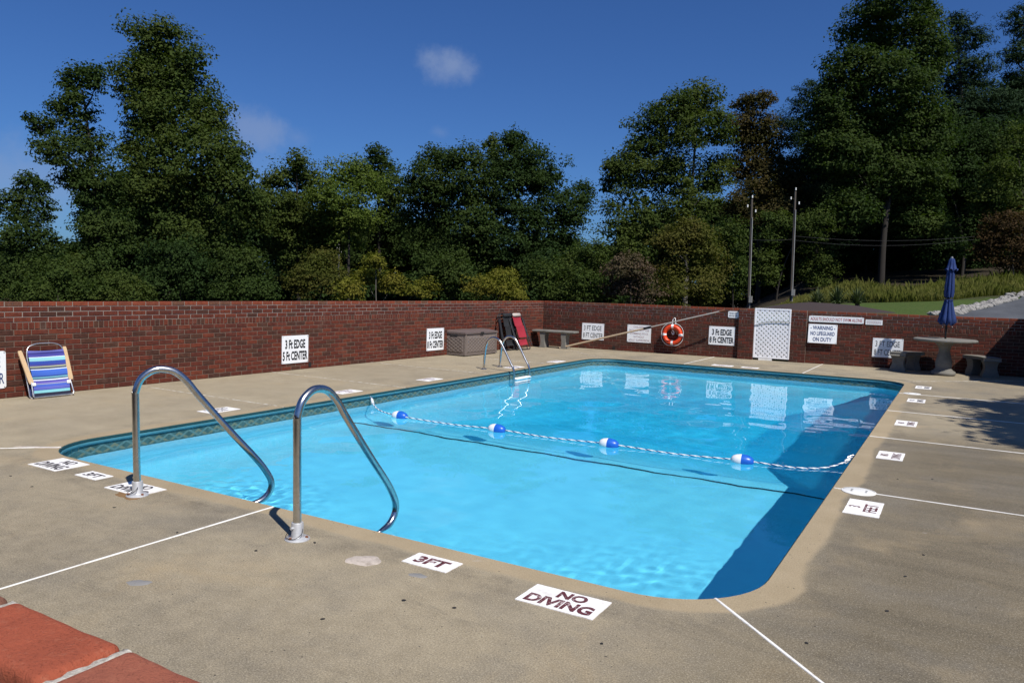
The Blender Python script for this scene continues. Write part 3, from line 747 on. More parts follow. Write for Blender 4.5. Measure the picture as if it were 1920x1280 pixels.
# pool outline
def outline(off=0.0, n=8):
    """rounded rectangle, counter-clockwise, grown outward by off; list of (x, y)"""
    r_ = PRAD + off
    pts = []
    for cx, cy_, a0 in ((PX1 - PRAD, PY0 + PRAD, -90), (PX1 - PRAD, PY1 - PRAD, 0), (PX0 + PRAD, PY1 - PRAD, 90), (PX0 + PRAD, PY0 + PRAD, 180)):
        for k in range(n + 1):
            a = R(a0 + 90 * k / n)
            pts.append((cx + r_ * math.cos(a), cy_ + r_ * math.sin(a)))
    return pts
def arc(corner, n=8, a0=0, a1=90, off=0.):
    cx, cy_, s0 = {'NR': (PX1 - PRAD, PY0 + PRAD, -90), 'FR': (PX1 - PRAD, PY1 - PRAD, 0), 'FL': (PX0 + PRAD, PY1 - PRAD, 90), 'NL': (PX0 + PRAD, PY0 + PRAD, 180)}[corner]
    return [(cx + (PRAD + off) * math.cos(R(s0 + a0 + (a1 - a0) * k / n)), cy_ + (PRAD + off) * math.sin(R(s0 + a0 + (a1 - a0) * k / n))) for k in range(n + 1)]

# deck slabs, each its own piece, with caulked joints between them
deck = empty('pool_deck', (0, 0, 0), kind='structure')
JW = .006
XR, YN = 4.6, .40
left_cuts = [6.61, 8.98, 11.35, 13.75]
right_cuts = [6.61, 9.33, 11.62, 13.86]
near_cuts = [-3.985]
far_cuts = [-5.05, -2.65]
def slab(poly):
    b = MB()
    n = len(poly)
    b.add([(x, y, 0) for x, y in poly] + [(x, y, -.10) for x, y in poly], [tuple(range(n))] + [(i, i + n, (i + 1) % n + n, (i + 1) % n) for i in range(n)])
    return b.build('slab', M['deck_concrete'], deck)
def d45(corner, sgn):
    """shift of a corner-joint side so that two slabs leave a joint"""
    return sgn * JW * .7071
yl = [PY0 + PRAD] + left_cuts
# long left side
def wl_(y): return wall_x(y) - .05
lim = left_cuts
def inner_l(y0, y1): return [(PX0, y0), (PX0, y1)]
for i in range(len(lim) - 1):
    y0, y1 = lim[i] + JW, lim[i + 1] - JW
    slab([(wl_(y0), y0), (PX0, y0), (PX0, y1), (wl_(y1), y1)])
a_nl = arc('NL', 6, 0, 45)      # from the left side towards the corner middle
a_nl2 = arc('NL', 6, 45, 90)
mid = a_nl[-1]
dx = mid[1] - YN                # 45 degree joint runs from the arc out to the near wall
y0 = lim[0] - JW
j = JW * .7
out_pt = (mid[0] - (mid[1] - YN), YN)
slab([(wl_(YN), YN), (out_pt[0] - j, YN), (mid[0] - j, mid[1] + j)] + list(reversed(a_nl[:-1])) + [(PX0, y0), (wl_(y0), y0)])
# near side
slab([(out_pt[0] + j, YN), (near_cuts[0] - JW, YN), (near_cuts[0] - JW, PY0)] + list(reversed(a_nl2[1:])) + [(mid[0] + j, mid[1] - j)])
a_nr = arc('NR', 6, 0, 45); a_nr2 = arc('NR', 6, 45, 90)
mr_ = a_nr[-1]
out_r = (mr_[0] + (mr_[1] - YN), YN)
slab([(near_cuts[0] + JW, YN), (out_r[0] - j, YN), (mr_[0] - j, mr_[1] - j)] + list(reversed(a_nr[:-1])) + [(near_cuts[0] + JW, PY0)])
# right side
y1 = right_cuts[0] - JW
slab([(out_r[0] + j, YN), (XR, YN), (XR, y1), (PX1, y1)] + list(reversed(a_nr2[1:])) + [(mr_[0] + j, mr_[1] + j)])
for i in range(len(right_cuts) - 1):
    y0, y1 = right_cuts[i] + JW, right_cuts[i + 1] - JW
    slab([(PX1, y0), (XR, y0), (XR, y1), (PX1, y1)])
a_fr = arc('FR', 6, 0, 45); a_fr2 = arc('FR', 6, 45, 90)
mf = a_fr[-1]
yo = 18.7
out_f = (mf[0] + (yo - mf[1]), yo)
y0 = right_cuts[-1] + JW
slab([(PX1, y0), (XR, y0), (XR, yo + .5), (out_f[0] + j, yo), (mf[0] + j, mf[1] - j)] + list(reversed(a_fr[:-1])))
slab([(far_cuts[1] + JW, PY1)] + list(reversed(a_fr2[1:])) + [(mf[0] - j, mf[1] + j), (out_f[0] - j, yo), (far_cuts[1] + JW, wall_y(far_cuts[1]) + .05)])
slab([(far_cuts[0] + JW, PY1), (far_cuts[1] - JW, PY1), (far_cuts[1] - JW, wall_y(far_cuts[1]) + .05), (far_cuts[0] + JW, wall_y(far_cuts[0]) + .05)])
a_fl = arc('FL', 6, 0, 45); a_fl2 = arc('FL', 6, 45, 90)
ml = a_fl[-1]
ext = 1.78
out_l = (ml[0] - ext, ml[1] + ext)
slab([(far_cuts[0] - JW, wall_y(far_cuts[0]) + .05), (out_l[0] + j, wall_y(out_l[0]) + .05), (out_l[0] + j, out_l[1] + j), (ml[0] + j, ml[1] + j)] + list(reversed(a_fl[:-1])) + [(far_cuts[0] - JW, PY1)])
y0 = lim[-1] + JW
slab([(wl_(y0), y0), (PX0, y0)] + list(reversed(a_fl2[1:])) + [(ml[0] - j, ml[1] - j), (out_l[0] - j, out_l[1] - j), (out_l[0] - j, wall_y(out_l[0]) + .05), (wl_(YB) - .05, wall_y(out_l[0]) + .05)])
# joint sealant strips (slightly proud, uneven in width)
def strip(p, q, mat_, w=.0085, gaps=()):
    p, q = Vector((*p, 0)), Vector((*q, 0))
    d = (q - p); L = d.length; d.normalize()
    nrm = Vector((-d.y, d.x, 0))
    n = max(2, int(L / .12))
    b = MB()
    vs_ = []
    for i in range(n + 1):
        c = p + d * (L * i / n)
        ww = w * random.uniform(.8, 1.25)
        vs_ += [c + nrm * ww + Vector((0, 0, -.004)), c + nrm * ww * .6 + Vector((0, 0, .0035)), c - nrm * ww * .6 + Vector((0, 0, .0035)), c - nrm * ww + Vector((0, 0, -.004))]
    b.add(vs_, [(i * 4 + k, i * 4 + k + 1, i * 4 + 5 + k, i * 4 + 4 + k) for i in range(n) for k in range(3)])
    return b.build('joint_sealant', M[mat_], deck)
for y in left_cuts: strip((PX0 - .01, y), (wl_(y), y), 'worn_caulk')
for y in right_cuts: strip((PX1 + .01, y), (XR, y), 'white_caulk')
for x in near_cuts: strip((x, PY0 - .008), (x, YN), 'white_caulk')
for x in far_cuts: strip((x, PY1 + .01), (x, wall_y(x)), 'white_caulk')
strip(mid, out_pt, 'white_caulk'); strip(mr_, out_r, 'white_caulk', .010)
strip(mf, out_f, 'worn_caulk'); strip(ml, out_l, 'worn_caulk')

# pool basin: track under the deck edge, printed border, liner walls, floor with deep hopper
def sweep(profile, mat_, name, parent, closed=True, smooth=50, n=10):
    b = MB()
    vs_ = []
    rings = [outline(-o, n) for o, z in profile]
    cnt = len(rings[0])
    for i in range(cnt):
        for (o, z), rg in zip(profile, rings):
            vs_.append((rg[i][0], rg[i][1], z))
    k = len(profile)
    b.add(vs_, [(i * k + q, ((i + 1) % cnt) * k + q, ((i + 1) % cnt) * k + q + 1, i * k + q + 1) for i in range(cnt) for q in range(k - 1)])
    return b.build(name, M[mat_], parent, smooth)
pool = empty('swimming_pool', ((PX0 + PX1) / 2, (PY0 + PY1) / 2, 0), label='light blue rectangular swimming pool with rounded corners set in the concrete deck', cat='pool')
def keep(o):
    """parent keeping world coordinates (the pool root is offset)"""
    o.location = (-pool.location.x, -pool.location.y, 0)
    return o
keep(sweep([(-.003, -.003), (.010, -.008), (.010, -.024), (.002, -.03)], 'shaded_track', 'deck_edge_shade', pool))  # strip coloured as the shade under the deck edge
keep(sweep([(.002, -.030), (.014, -.034), (.020, -.042), (.020, -.052), (.014, -.060), (.002, -.064)], 'teal_track', 'liner_track', pool))
keep(sweep([(.001, -.062), (.001, -.215)], 'liner_border', 'printed_border', pool))
wallz = -1.02
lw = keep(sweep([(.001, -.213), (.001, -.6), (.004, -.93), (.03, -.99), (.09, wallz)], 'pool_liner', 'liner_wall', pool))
ny, nx = 200, 110
gx = np.linspace(PX0 + .0, PX1 - .0, nx); gy = np.linspace(PY0 + .0, PY1 - .0, ny)
Xf, Yf = np.meshgrid(gx, gy)
side_ = np.minimum(Xf - PX0, PX1 - Xf) - .35
sl = np.minimum(np.minimum(side_ / 1.35, (Yf - 7.95) / 2.6), (PY1 - .5 - Yf) / 1.9)
sl = np.clip(sl, 0, 1)
Zf = wallz - 1.35 * sl * (1 - .0 * sl)
Zf -= .05 * np.clip(side_, 0, 1) * (Yf < 7.9) * np.clip((7.9 - Yf) / 1.5, 0, 1)
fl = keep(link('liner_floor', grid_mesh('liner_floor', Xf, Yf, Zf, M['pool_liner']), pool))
b = MB()
for i in range(60):
    x0 = PX0 + .09 + i * (PX1 - PX0 - .18) / 60; x1 = PX0 + .09 + (i + 1) * (PX1 - PX0 - .18) / 60
    yy0 = 7.70 + .02 * math.sin(i * .7) + .006 * (i % 3); yy1 = 7.70 + .02 * math.sin((i + 1) * .7) + .006 * ((i + 1) % 3)
    b.add([(x0, yy0 - .024, wallz + .004), (x1, yy1 - .024, wallz + .004), (x1, yy1 + .024, wallz + .004), (x0, yy0 + .024, wallz + .004)], [(0, 1, 2, 3)])
st = keep(b.build('floor_line', M['floor_stripe'], pool))
RECV = [lw, fl, st, bpy.data.objects['printed_border']]

# water: a real surface with small waves, livelier round the return jets
WZ = -.152
rng = np.random.default_rng(11)
nx, ny = 230, 440
gx = np.linspace(PX0 + .0, PX1 - .0, nx); gy = np.linspace(PY0 + .0, PY1 - .0, ny)
Xw, Yw = np.meshgrid(gx, gy)
Zw = np.zeros_like(Xw)
for k in range(46):
    lam = math.exp(rng.uniform(math.log(.22), math.log(1.5)))
    th = rng.normal(1.1, .9)
    kk = 2 * PI / lam
    slope = .0019 * (lam / .5) ** .7
    Zw += slope / kk * np.sin(kk * (math.cos(th) * Xw + math.sin(th) * Yw) + rng.uniform(0, 6.28))
lively = np.zeros_like(Xw)
for cx, cy_, rad, am in ((-5.0, 4.25, .55, .8), (-1.9, 4.2, .8, .22), (-1.3, 5.0, .5, .2), (-6.4, 14.4, .9, .5), (-3.3, 4.1, .4, .3)):
    lively += am * np.exp(-((Xw - cx) ** 2 + (Yw - cy_) ** 2) / rad ** 2)
Zr = np.zeros_like(Xw)
for k in range(40):
    lam = rng.uniform(.07, .2); th = rng.uniform(0, 2 * PI); kk = 2 * PI / lam
    Zr += .016 / kk * np.sin(kk * (math.cos(th) * Xw + math.sin(th) * Yw) + rng.uniform(0, 6.28))
Zw += Zr * lively
# outside the rounded corners the sheet simply runs on under the deck
water = link('pool_water', grid_mesh('pool_water', Xw, Yw, Zw + WZ, M['water']))
tag(water, kind='structure')
water.cycles.is_caustics_caster = True

# ---------------------------------------------------------------- brick walls
def brick_mesh(name, w, d, h, mat_, ch=.004):
    """brick with softened front edges: front at y=0, body to y=d, from x=0..w, z=0..h"""
    b = MB()
    def rg(ix, y): return [(ix, y, ix), (w - ix, y, ix), (w - ix, y, h - ix), (ix, y, h - ix)]
    vs_ = rg(ch, 0) + rg(0, ch) + rg(0, d - ch) + rg(ch, d)
    fs = [(0, 1, 2, 3), (15, 14, 13, 12)]
    for k in range(3):
        for i in range(4):
            j = (i + 1) % 4
            fs.append((k * 4 + i, k * 4 + 4 + i, k * 4 + 4 + j, k * 4 + j))
    b.add(vs_, fs)
    return b.mesh(name, M[mat_])
BM = {}
JT = .010
LOW = [(i * .0696, .0696) for i in range(12)]
UP = [(.927 + i * .0645, .0645) for i in range(4)]
COURSES = [('s', z, h) for z, h in LOW] + [('r', .835, .092)] + [('s', z, h) for z, h in UP[:3]] + [('c',) + UP[3]]
def brick_wall(name, A, B, label, thick=.092, n_single=300, near=None, seed=1, cat='wall', group=None, pitch=.203, courses=None, tones=None):
    """A->B: foot of the visible face, left to right as the viewer sees it"""
    rs = random.Random(seed)
    A, B = Vector((A[0], A[1], 0)), Vector((B[0], B[1], 0))
    d = B - A; L = d.length
    root = empty(name, A, math.atan2(d.y, d.x), label, cat, group)
    b = MB(); b.box((L / 2, thick / 2, .4675 - .005), (L, thick - .012, .925))
    b.build('mortar', M['mortar_old'], root)
    b = MB(); b.box((L / 2, thick / 2, (.925 + 1.179) / 2), (L, thick - .012, 1.179 - .925))
    b.build('mortar', M['mortar_light'], root)
    items = []
    for ci, (kind, z, h) in enumerate(courses or COURSES):
        p = .0677 if kind == 'r' else pitch
        x = 0. if kind == 'r' else (-(p / 2) if ci % 2 else 0.) 
        while x < L - .012:
            x0 = max(0., x); x1 = min(L, x + p)
            if x1 - x0 > .03:
                w = x1 - x0 - JT
                c = rs.choice(CP if kind == 'c' else (tones or BR))
                wp = A + d.normalized() * ((x0 + x1) / 2)
                items.append(((wp - EYE).length, kind, x0 + JT / 2, z + JT / 2, w, h - JT, c, rs.uniform(-.0022, .0018), rs.uniform(-.0012, .0012)))
            x += p
    items.sort(key=lambda q: q[0])
    mass = {}
    for i, (dist, kind, x, z, w, h, c, jy, jr) in enumerate(items):
        full = (.0677 if kind == 'r' else pitch) - JT
        key = (kind, round(h, 4), c, thick, round(full, 4))
        if i < n_single:
            if key not in BM: BM[key] = brick_mesh('brick', full, thick, h, c)
            o = link('brick', BM[key], root)
            o.location = (x, jy, z); o.rotation_euler = (jr * 2, 0, jr); o.scale = (w / full, 1, 1)
        else:
            mass.setdefault(0, MB())
            q = mass[0]
            names = list(dict.fromkeys(BR + CP))
            ch = .004
            def rg(ix, y): return [(x + ix, y + jy, z + ix), (x + w - ix, y + jy, z + ix), (x + w - ix, y + jy, z + h - ix), (x + ix, y + jy, z + h - ix)]
            vs_ = rg(ch, 0) + rg(0, ch) + rg(0, thick)
            fs = [(0, 1, 2, 3), (11, 10, 9, 8)]
            for k in range(2):
                for e in range(4):
                    f = (e + 1) % 4
                    fs.append((k * 4 + e, k * 4 + 4 + e, k * 4 + 4 + f, k * 4 + f))
            q.add(vs_, fs, names.index(c))
    for q in mass.values():
        names = list(dict.fromkeys(BR + CP))
        o = q.build('brick_courses', [M[k] for k in names], root)
        o['kind'] = 'stuff'
    return root

ylo = .46
brick_wall('brick_wall', (wall_x(ylo), ylo), (XL, YB), 'long red brick wall behind the striped beach chair and storage box', seed=3)
GX0, GX1 = -4.165, -3.375         # gate opening along the back wall
PW = .35
brick_wall('brick_wall', (XL, YB), (GX0 - PW, wall_y(GX0 - PW)), 'brick wall with the orange ring buoy, between the corner and the gate', seed=5, tones=BR_DARK)
brick_wall('brick_wall', (GX1 + PW, wall_y(GX1 + PW)), (6.5, wall_y(6.5)), 'brick wall behind the stone table, from the gate onward', seed=6, tones=BR_DARK)
bu = Vector((1, TB, 0)).normalized(); bnrm = Vector((TB, -1, 0)).normalized()
def back(x, off=0., z=0.):
    """point in front of the back wall's face"""
    p = Vector((x, wall_y(x), z)) + bnrm * off
    return p
p0 = back(GX0 - PW, .075); p1 = back(GX0, .075)
brick_wall('brick_pier', p0, p1, 'brick gate pier nearest the ring buoy, throwing a shadow on the wall', thick=.22, seed=8, tones=BR_DARK, cat='pier', pitch=.175)
p0 = back(GX1, .045); p1 = back(GX1 + PW, .045)
brick_wall('brick_pier', p0, p1, 'brick gate pier next to the no lifeguard warning sign', thick=.22, seed=9, tones=BR_DARK, cat='pier', pitch=.175)

# the wall the viewer looks over: cap bricks close to the lens, finely shaped
NYI, NYO = .4516, .3655
root = empty('brick_wall', (-9.9, NYO, 0), 0, 'low brick wall in the near corner, its orange cap bricks seen from above', 'wall')
b = MB(); b.box((8.2, (NYI - NYO) / 2, .56), (16.4, NYI - NYO - .012, 1.12)); b.build('mortar', M['mortar_old'], root)
b = MB()
rs = random.Random(4)
names = list(dict.fromkeys(BR + CP))
for ci, (kind, z, h) in enumerate(COURSES[:-1]):
    p = .0677 if kind == 'r' else .203
    x = -(p / 2) if ci % 2 else 0
    while x < 16.2:
        b.box((x + p / 2, (NYI - NYO) / 2, z + h / 2), (p - JT, NYI - NYO, h - JT), mi=names.index(rs.choice(BR)))
        x += p
o = b.build('brick_courses', [M[k] for k in names], root); o['kind'] = 'stuff'
def soft_brick(w, d, h, mat_, seed):
    """rounded, slightly lumpy brick (superellipsoid-edged box)"""
    rr = np.random.default_rng(seed)
    nx_, ny_, nz_ = 44, 22, 16
    b = MB()
    faces = []
    rad = .011
    ph = rr.uniform(0, 6.28, (14,)); kk = rr.normal(size=(14, 3)) * 55
    def fn(p):
        q = Vector((max(-w / 2 + rad, min(w / 2 - rad, p.x)), max(-d / 2 + rad, min(d / 2 - rad, p.y)), max(-h / 2 + rad, min(h / 2 - rad, p.z))))
        e = p - q
        n = e.normalized() if e.length > 1e-6 else Vector((0, 0, 1))
        lump = sum(math.sin(k[0] * p.x + k[1] * p.y + k[2] * p.z + f) for k, f in zip(kk, ph)) * .00022
        return q + n * (rad + lump)
    def grid(o, u, v, nu, nv):
        base = len(b.v)
        for i in range(nu + 1):
            for j2 in range(nv + 1):
                s = i / nu; t_ = j2 / nv
                s = .5 - .5 * math.cos(PI * s); t_ = .5 - .5 * math.cos(PI * t_)
                b.v.append(tuple(fn(o + u * s + v * t_)))
        for i in range(nu):
            for j2 in range(nv):
                a = base + i * (nv + 1) + j2
                b.f.append((a, a + nv + 1, a + nv + 2, a + 1)); b.mi.append(0)
    X_, Y_, Z_ = Vector((w, 0, 0)), Vector((0, d, 0)), Vector((0, 0, h))
    o = Vector((-w / 2, -d / 2, -h / 2))
    grid(o + Z_, X_, Y_, nx_, ny_)
    grid(o, X_, Z_, nx_, nz_); grid(o + Y_, Z_, X_, nz_, nx_)
    grid(o, Z_, Y_, nz_, ny_); grid(o + X_, Y_, Z_, ny_, nz_)
    return b.mesh('brick', M[mat_], 80)
joint0 = -.700                      # a joint in world x
for k in range(-46, 30):
    x0 = joint0 + k * .209
    if x0 < -9.9 or x0 > 6.2: continue
    w = .209 - .013
    close = -5 <= k <= 3
    mt = {-2: 'near_brick_c', -1: 'near_brick_a', 0: 'near_brick_b'}.get(k, random.choice(['near_brick_a', 'near_brick_b']))
    if close:
        me = soft_brick(w, NYI - NYO, .062, mt, k + 50)
        o = link('brick', me, root)
        o.location = (x0 + .209 / 2 + 9.9, (NYI - NYO) / 2, 1.185 - .031)
    else:
        key = ('near', mt)
        if key not in BM:
            BM[key] = brick_mesh('brick', w, NYI - NYO, .0585, mt, .006)
        o = link('brick', BM[key], root); o.location = (x0 + .0065 + 9.9, 0, 1.185 - .0585)
b = MB()
# rough mortar in the cap joints, a little below the brick tops
for k in range(-46, 30):
    x0 = joint0 + k * .209 + 9.9
    if x0 < 0 or x0 > 16.2: continue
    n_ = 14 if -5 <= k <= 3 else 2
    vs_ = []
    for i in range(n_ + 1):
        yy = -.0015 + (NYI - NYO + .003) * i / n_
        for xx, zz in ((-.011, 1.10), (-.0095, 1.1775), (-.003, 1.1795), (.004, 1.1795), (.0095, 1.1765), (.011, 1.10)):
            vs_.append((x0 + xx + random.uniform(-.001, .001), yy, zz + random.uniform(-.0016, .0016)))
    b.add(vs_, [(i * 6 + q, i * 6 + 6 + q, i * 6 + 7 + q, i * 6 + 1 + q) for i in range(n_) for q in range(5)] + [tuple(range(6)), tuple(reversed(range(n_ * 6, n_ * 6 + 6)))])
o = b.build('cap_mortar', M['near_mortar'], root, 60)

# ---------------------------------------------------------------- signs on the walls
def left(y, off=0., z=0.):
    n = Vector((1, -TL, 0)).normalized()
    return Vector((wall_x(y), y, z)) + n * off
RZ_L, RZ_B = math.atan2(1, TL), math.atan2(TB, 1)
def sign(pos, rz, w, h, label, lines, ink, bold=.0, th=.006, tilt=0., rad=.0, group=None, warp=1.):
    """lines: (text, x-centre, z-centre, width, height) as fractions of the panel"""
    root = empty('wall_sign', pos, rz, label, 'sign', group)
    root.rotation_euler = (tilt, 0, rz)
    b = MB()
    pts = []
    if rad > 0:
        for cx, cz, a0 in ((w / 2 - rad, rad, -90), (w / 2 - rad, h - rad, 0), (-w / 2 + rad, h - rad, 90), (-w / 2 + rad, rad, 180)):
            pts += [(cx + rad * math.cos(R(a0 + 30 * k)), cz + rad * math.sin(R(a0 + 30 * k))) for k in range(4)]
    else:
        pts = [(-w / 2, 0), (w / 2, 0), (w / 2, h), (-w / 2, h)]
    n = len(pts)
    b.add([(x, -th, z) for x, z in pts] + [(x, 0, z) for x, z in pts], [tuple(range(n)), tuple(reversed(range(n, 2 * n)))] + [(i, i + n, (i + 1) % n + n, (i + 1) % n) for i in range(n)])
    b.build('panel', M['sign_white'], root)
    for txt, fx, fz, fw, fh in lines:
        me = text_mesh(txt, w * fw, h * fh, M[ink], bold)
        link('lettering', me, root, (fx * w - w / 2, -th - .0015, fz * h))
    for sx in (-1, 1):
        for zz in (.04, .96):
            b = MB(); b.lathe([(.007, -.0035), (.005, 0)], 8, (sx * (w / 2 - .02), -th - .001, zz * h), 'Y')
            b.build('screw', M['sign_grey'], root)
    return root
def depth_lines(a, b_): return [(a, .5, .69, .76, .33), (b_, .5, .27, .94, .33)]
def depth_thin(a, b_): return [(a, .49, .71, .80, .29), (b_, .51, .27, .90, .29)]
OFFS = .004
sign(left(4.632, OFFS, .128), RZ_L, .58, .456, 'white depth sign cut by the picture edge beside the striped chair', depth_thin('3FT EDGE', '5FT CENTER'), 'sign_blue', .008, rad=.03)
sign(left(9.462, OFFS, .121), RZ_L, .582, .474, 'white sign reading 3 Ft edge 5 Ft center on the long wall', depth_lines('3 Ft EDGE', '5 Ft CENTER'), 'sign_black', .036)
sign(left(13.315, OFFS, .128), RZ_L, .583, .472, 'white sign reading 3 Ft edge 8 Ft center beside the storage box', depth_lines('3 Ft EDGE', '8 Ft CENTER'), 'sign_black', .036)
def bsign(x0, x1, z0, z1, *a, **k):
    off = k.pop('off', OFFS)
    return sign(back((x0 + x1) / 2, off, z0), RZ_B, x1 - x0, z1 - z0, *a, **k)
bsign(-8.429, -7.835, .234, .654, 'thin lettered depth sign between the stone bench and the red text sign', depth_thin('3 FT EDGE', '8 FT CENTER'), 'sign_black', .004)
bsign(-7.22, -6.613, .238, .671, 'white sign with faded red text about children, crossed by the pole',
      [('CHILDREN', .5, .87, .48, .10), ('SHOULD NOT USE', .5, .69, .84, .10), ('SWIMMING POOL', .5, .50, .78, .11), ('WITHOUT', .5, .31, .46, .11), ('ADULT SUPERVISION', .5, .12, .88, .11)], 'sign_faded', .004)
bsign(-5.201, -4.597, .294, .731, 'bold black depth sign between the ring buoy and the gate pier', depth_lines('3 Ft EDGE', '8 Ft CENTER'), 'sign_black', .036)
bsign(-4.775, -4.535, .950, 1.105, 'small white sign high by the gate pier, half in shadow', [('RINSE OFF', .5, .68, .76, .26), ('BEFORE USE', .5, .30, .80, .26)], 'sign_grey', .02, rad=.02)
bsign(-2.99, -1.86, .940, 1.078, 'long white sign reading adults should not swim alone', [('ADULTS SHOULD NOT SWIM ALONE', .5, .5, .94, .52)], 'sign_red', .004, rad=.018, off=.010)
bsign(-2.985, -2.385, .470, .895, 'white sign with blue lettering warning of no lifeguard on duty',
      [('- WARNING -', .5, .81, .86, .21), ('NO LIFEGUARD', .5, .51, .84, .21), ('ON DUTY', .5, .20, .66, .22)], 'sign_blue', .026, th=.008, tilt=-.16, off=.072)
root = empty('wall_sign', back(-1.66, OFFS, .93), RZ_B, 'small thin white plate high on the wall over the stone table', 'sign')
b = MB(); b.box((0, -.003, .054), (.335, .006, .108)); b.build('panel', M['sign_white'], root)
b = MB()
rs = random.Random(2)
for zz in (.028, .045, .062, .080):
    x = -.145
    while x < .13:
        w = rs.uniform(.012, .035); b.box((x + w / 2, -.0066, zz), (w, .001, .007)); x += w + .007
b.build('lettering', M['sign_faded'], root)
bsign(-1.66, -1.064, .232, .648, 'thin lettered depth sign partly hidden by the curved stone bench', depth_thin('3 FT EDGE', '8 FT CENTER'), 'sign_black', .004)

# small weep holes at the wall feet
for nm, p, rz in (('drain_hole', left(9.80, .001, .03), RZ_L), ('drain_hole', back(-7.56, .001, .02), RZ_B)):
    b = MB(); b.box((0, -.0035, .04), (.06, .005, .075))
    lab = 'small dark drain hole low in the long wall under a depth sign' if nm and rz == RZ_L else 'small dark drain hole at the foot of the back wall'
    o = b.build(nm, M['black_gap']); o.location = p; o.rotation_euler = (0, 0, rz); tag(o, lab, 'drain hole')

# ---------------------------------------------------------------- painted plates on the deck
def plate(x, y, w, h, rz, label, lines, ink='paint_maroon', grp=None, bold=.012, skew=0.):
    root = empty('deck_marking', (x, y, .0005), rz + skew, label, 'deck marking', grp)
    b = MB()
    n = 16
    pts = []
    for i in range(n): pts.append((-w / 2 + w * i / n, -h / 2 + random.uniform(-.0015, .0015)))
    for i in range(8): pts.append((w / 2 + random.uniform(-.0015, .0015), -h / 2 + h * i / 8))
    for i in range(n): pts.append((w / 2 - w * i / n, h / 2 + random.uniform(-.0015, .0015)))
    for i in range(8): pts.append((-w / 2 + random.uniform(-.0015, .0015), h / 2 - h * i / 8))
    b.add([(px, py, .004) for px, py in pts] + [(px, py, -.002) for px, py in pts], [tuple(range(len(pts)))] + [(i, i + len(pts), (i + 1) % len(pts) + len(pts), (i + 1) % len(pts)) for i in range(len(pts))])
    b.build('painted_plate', M['paint_white'], root)
    for txt, fx, fy, fw, fh in lines:
        if len(txt) == 1 or ' ' not in txt:
            # stencilled letters: one short mesh per word
            pass
        me = text_mesh(txt, w * fw, h * fh, M[ink], bold, xz=False)
        link('lettering', me, root, (fx * w - w / 2, fy * h - h / 2, .0055))
    return root
ND = [('NO', .56, .75, .38, .36), ('DIVING', .50, .30, .86, .42)]
FT3 = [('3FT', .5, .5, .70, .60)]
plate(-1.622, 3.347, .42, .235, 0, 'painted no diving plate nearest the bottom of the picture', ND, bold=.045)
plate(-2.468, 3.403, .302, .165, 0, 'painted 3FT plate on the near edge right of the handrails', FT3, bold=.045)
plate(-6.25, 3.452, .385, .28, 0, 'painted no diving plate at the rounded pool corner by the handrails', ND, 'paint_dark', bold=.03)
plate(-5.70, 3.412, .268, .145, 0, 'small painted 3FT plate between two no diving plates', FT3, 'paint_dark', bold=.03)
plate(-5.12, 3.372, .40, .225, 0, 'painted no diving plate partly under the rail flange', ND, 'paint_dark', bold=.03)
plate(-.54, 6.107, .44, .238, R(90), 'painted 3 feet plate beside the nearest round white lid', [('3', .5, .76, .10, .34), ('FEET', .5, .30, .52, .38)], bold=.02)
two = [('NO', .5, .74, .30, .32), ('DIVING', .5, .28, .70, .36)]
plate(-.524, 8.295, .405, .23, R(90), 'painted plate on the shady side, third from the near corner lid', two)
plate(-.52, 10.56, .42, .235, R(90), 'painted plate midway along the pool side opposite the ladder', two)
plate(-.525, 13.01, .40, .238, R(90), 'painted plate just before the farther round white lid', two, 'paint_dark')
plate(-.51, 15.00, .42, .24, R(90), 'painted plate nearest the stone table', two, 'paint_dark')
plate(-7.44, 5.96, .42, .24, R(-90), 'painted plate on the long side seen behind the handrail', two, 'paint_dark')
plate(-7.40, 8.07, .42, .24, R(-90), 'painted plate on the long side where the rope is tied', two, 'sign_faded')
plate(-7.38, 10.0, .42, .24, R(-90), 'painted plate on the long side just before the ladder', two, 'sign_faded')
plate(-7.33, 12.62, .42, .24, R(-90), 'painted plate behind the ladder rails', two, 'sign_faded')
plate(-7.26, 14.25, .42, .24, R(-90), 'painted plate past the ladder towards the far corner', two, 'sign_faded')
plate(-4.31, 16.20, .42, .24, R(180), 'painted plate on the far edge below the bold depth sign', two, 'sign_faded')
plate(-3.74, 16.19, .34, .20, R(180), 'painted plate on the far edge in front of the gate', two, 'sign_faded')

# skimmer lids
def lid(x, y, label):
    root = empty('skimmer_lid', (x, y, 0), 0, label, 'lid', 'round white lids in the deck')
    b = MB(); b.lathe([(.128, -.002), (.128, .004), (.124, .0065), (.117, .0065)], 40, caps=False); b.build('rim', M['white_plastic'], root, 40)
    b = MB(); b.lathe([(.1165, .004), (.112, .0062), (.03, .0068), (.0, .0068)], 40, caps=False); b.build('cover', M['white_plastic'], root, 40)
    for k, (t_, yy) in enumerate((('SKIMMER', .05), ('COVER', -.055))):
        me = text_mesh(t_, .09, .016, M['sign_grey'], xz=False); link('lettering', me, root, (0, yy, .0078))
    root.rotation_euler = (0, 0, R(90))
lid(-.628, 6.605, 'round white skimmer lid between the 3 feet plate and the rope end')
lid(-.628, 13.92, 'round white skimmer lid farther along, near the stone table')

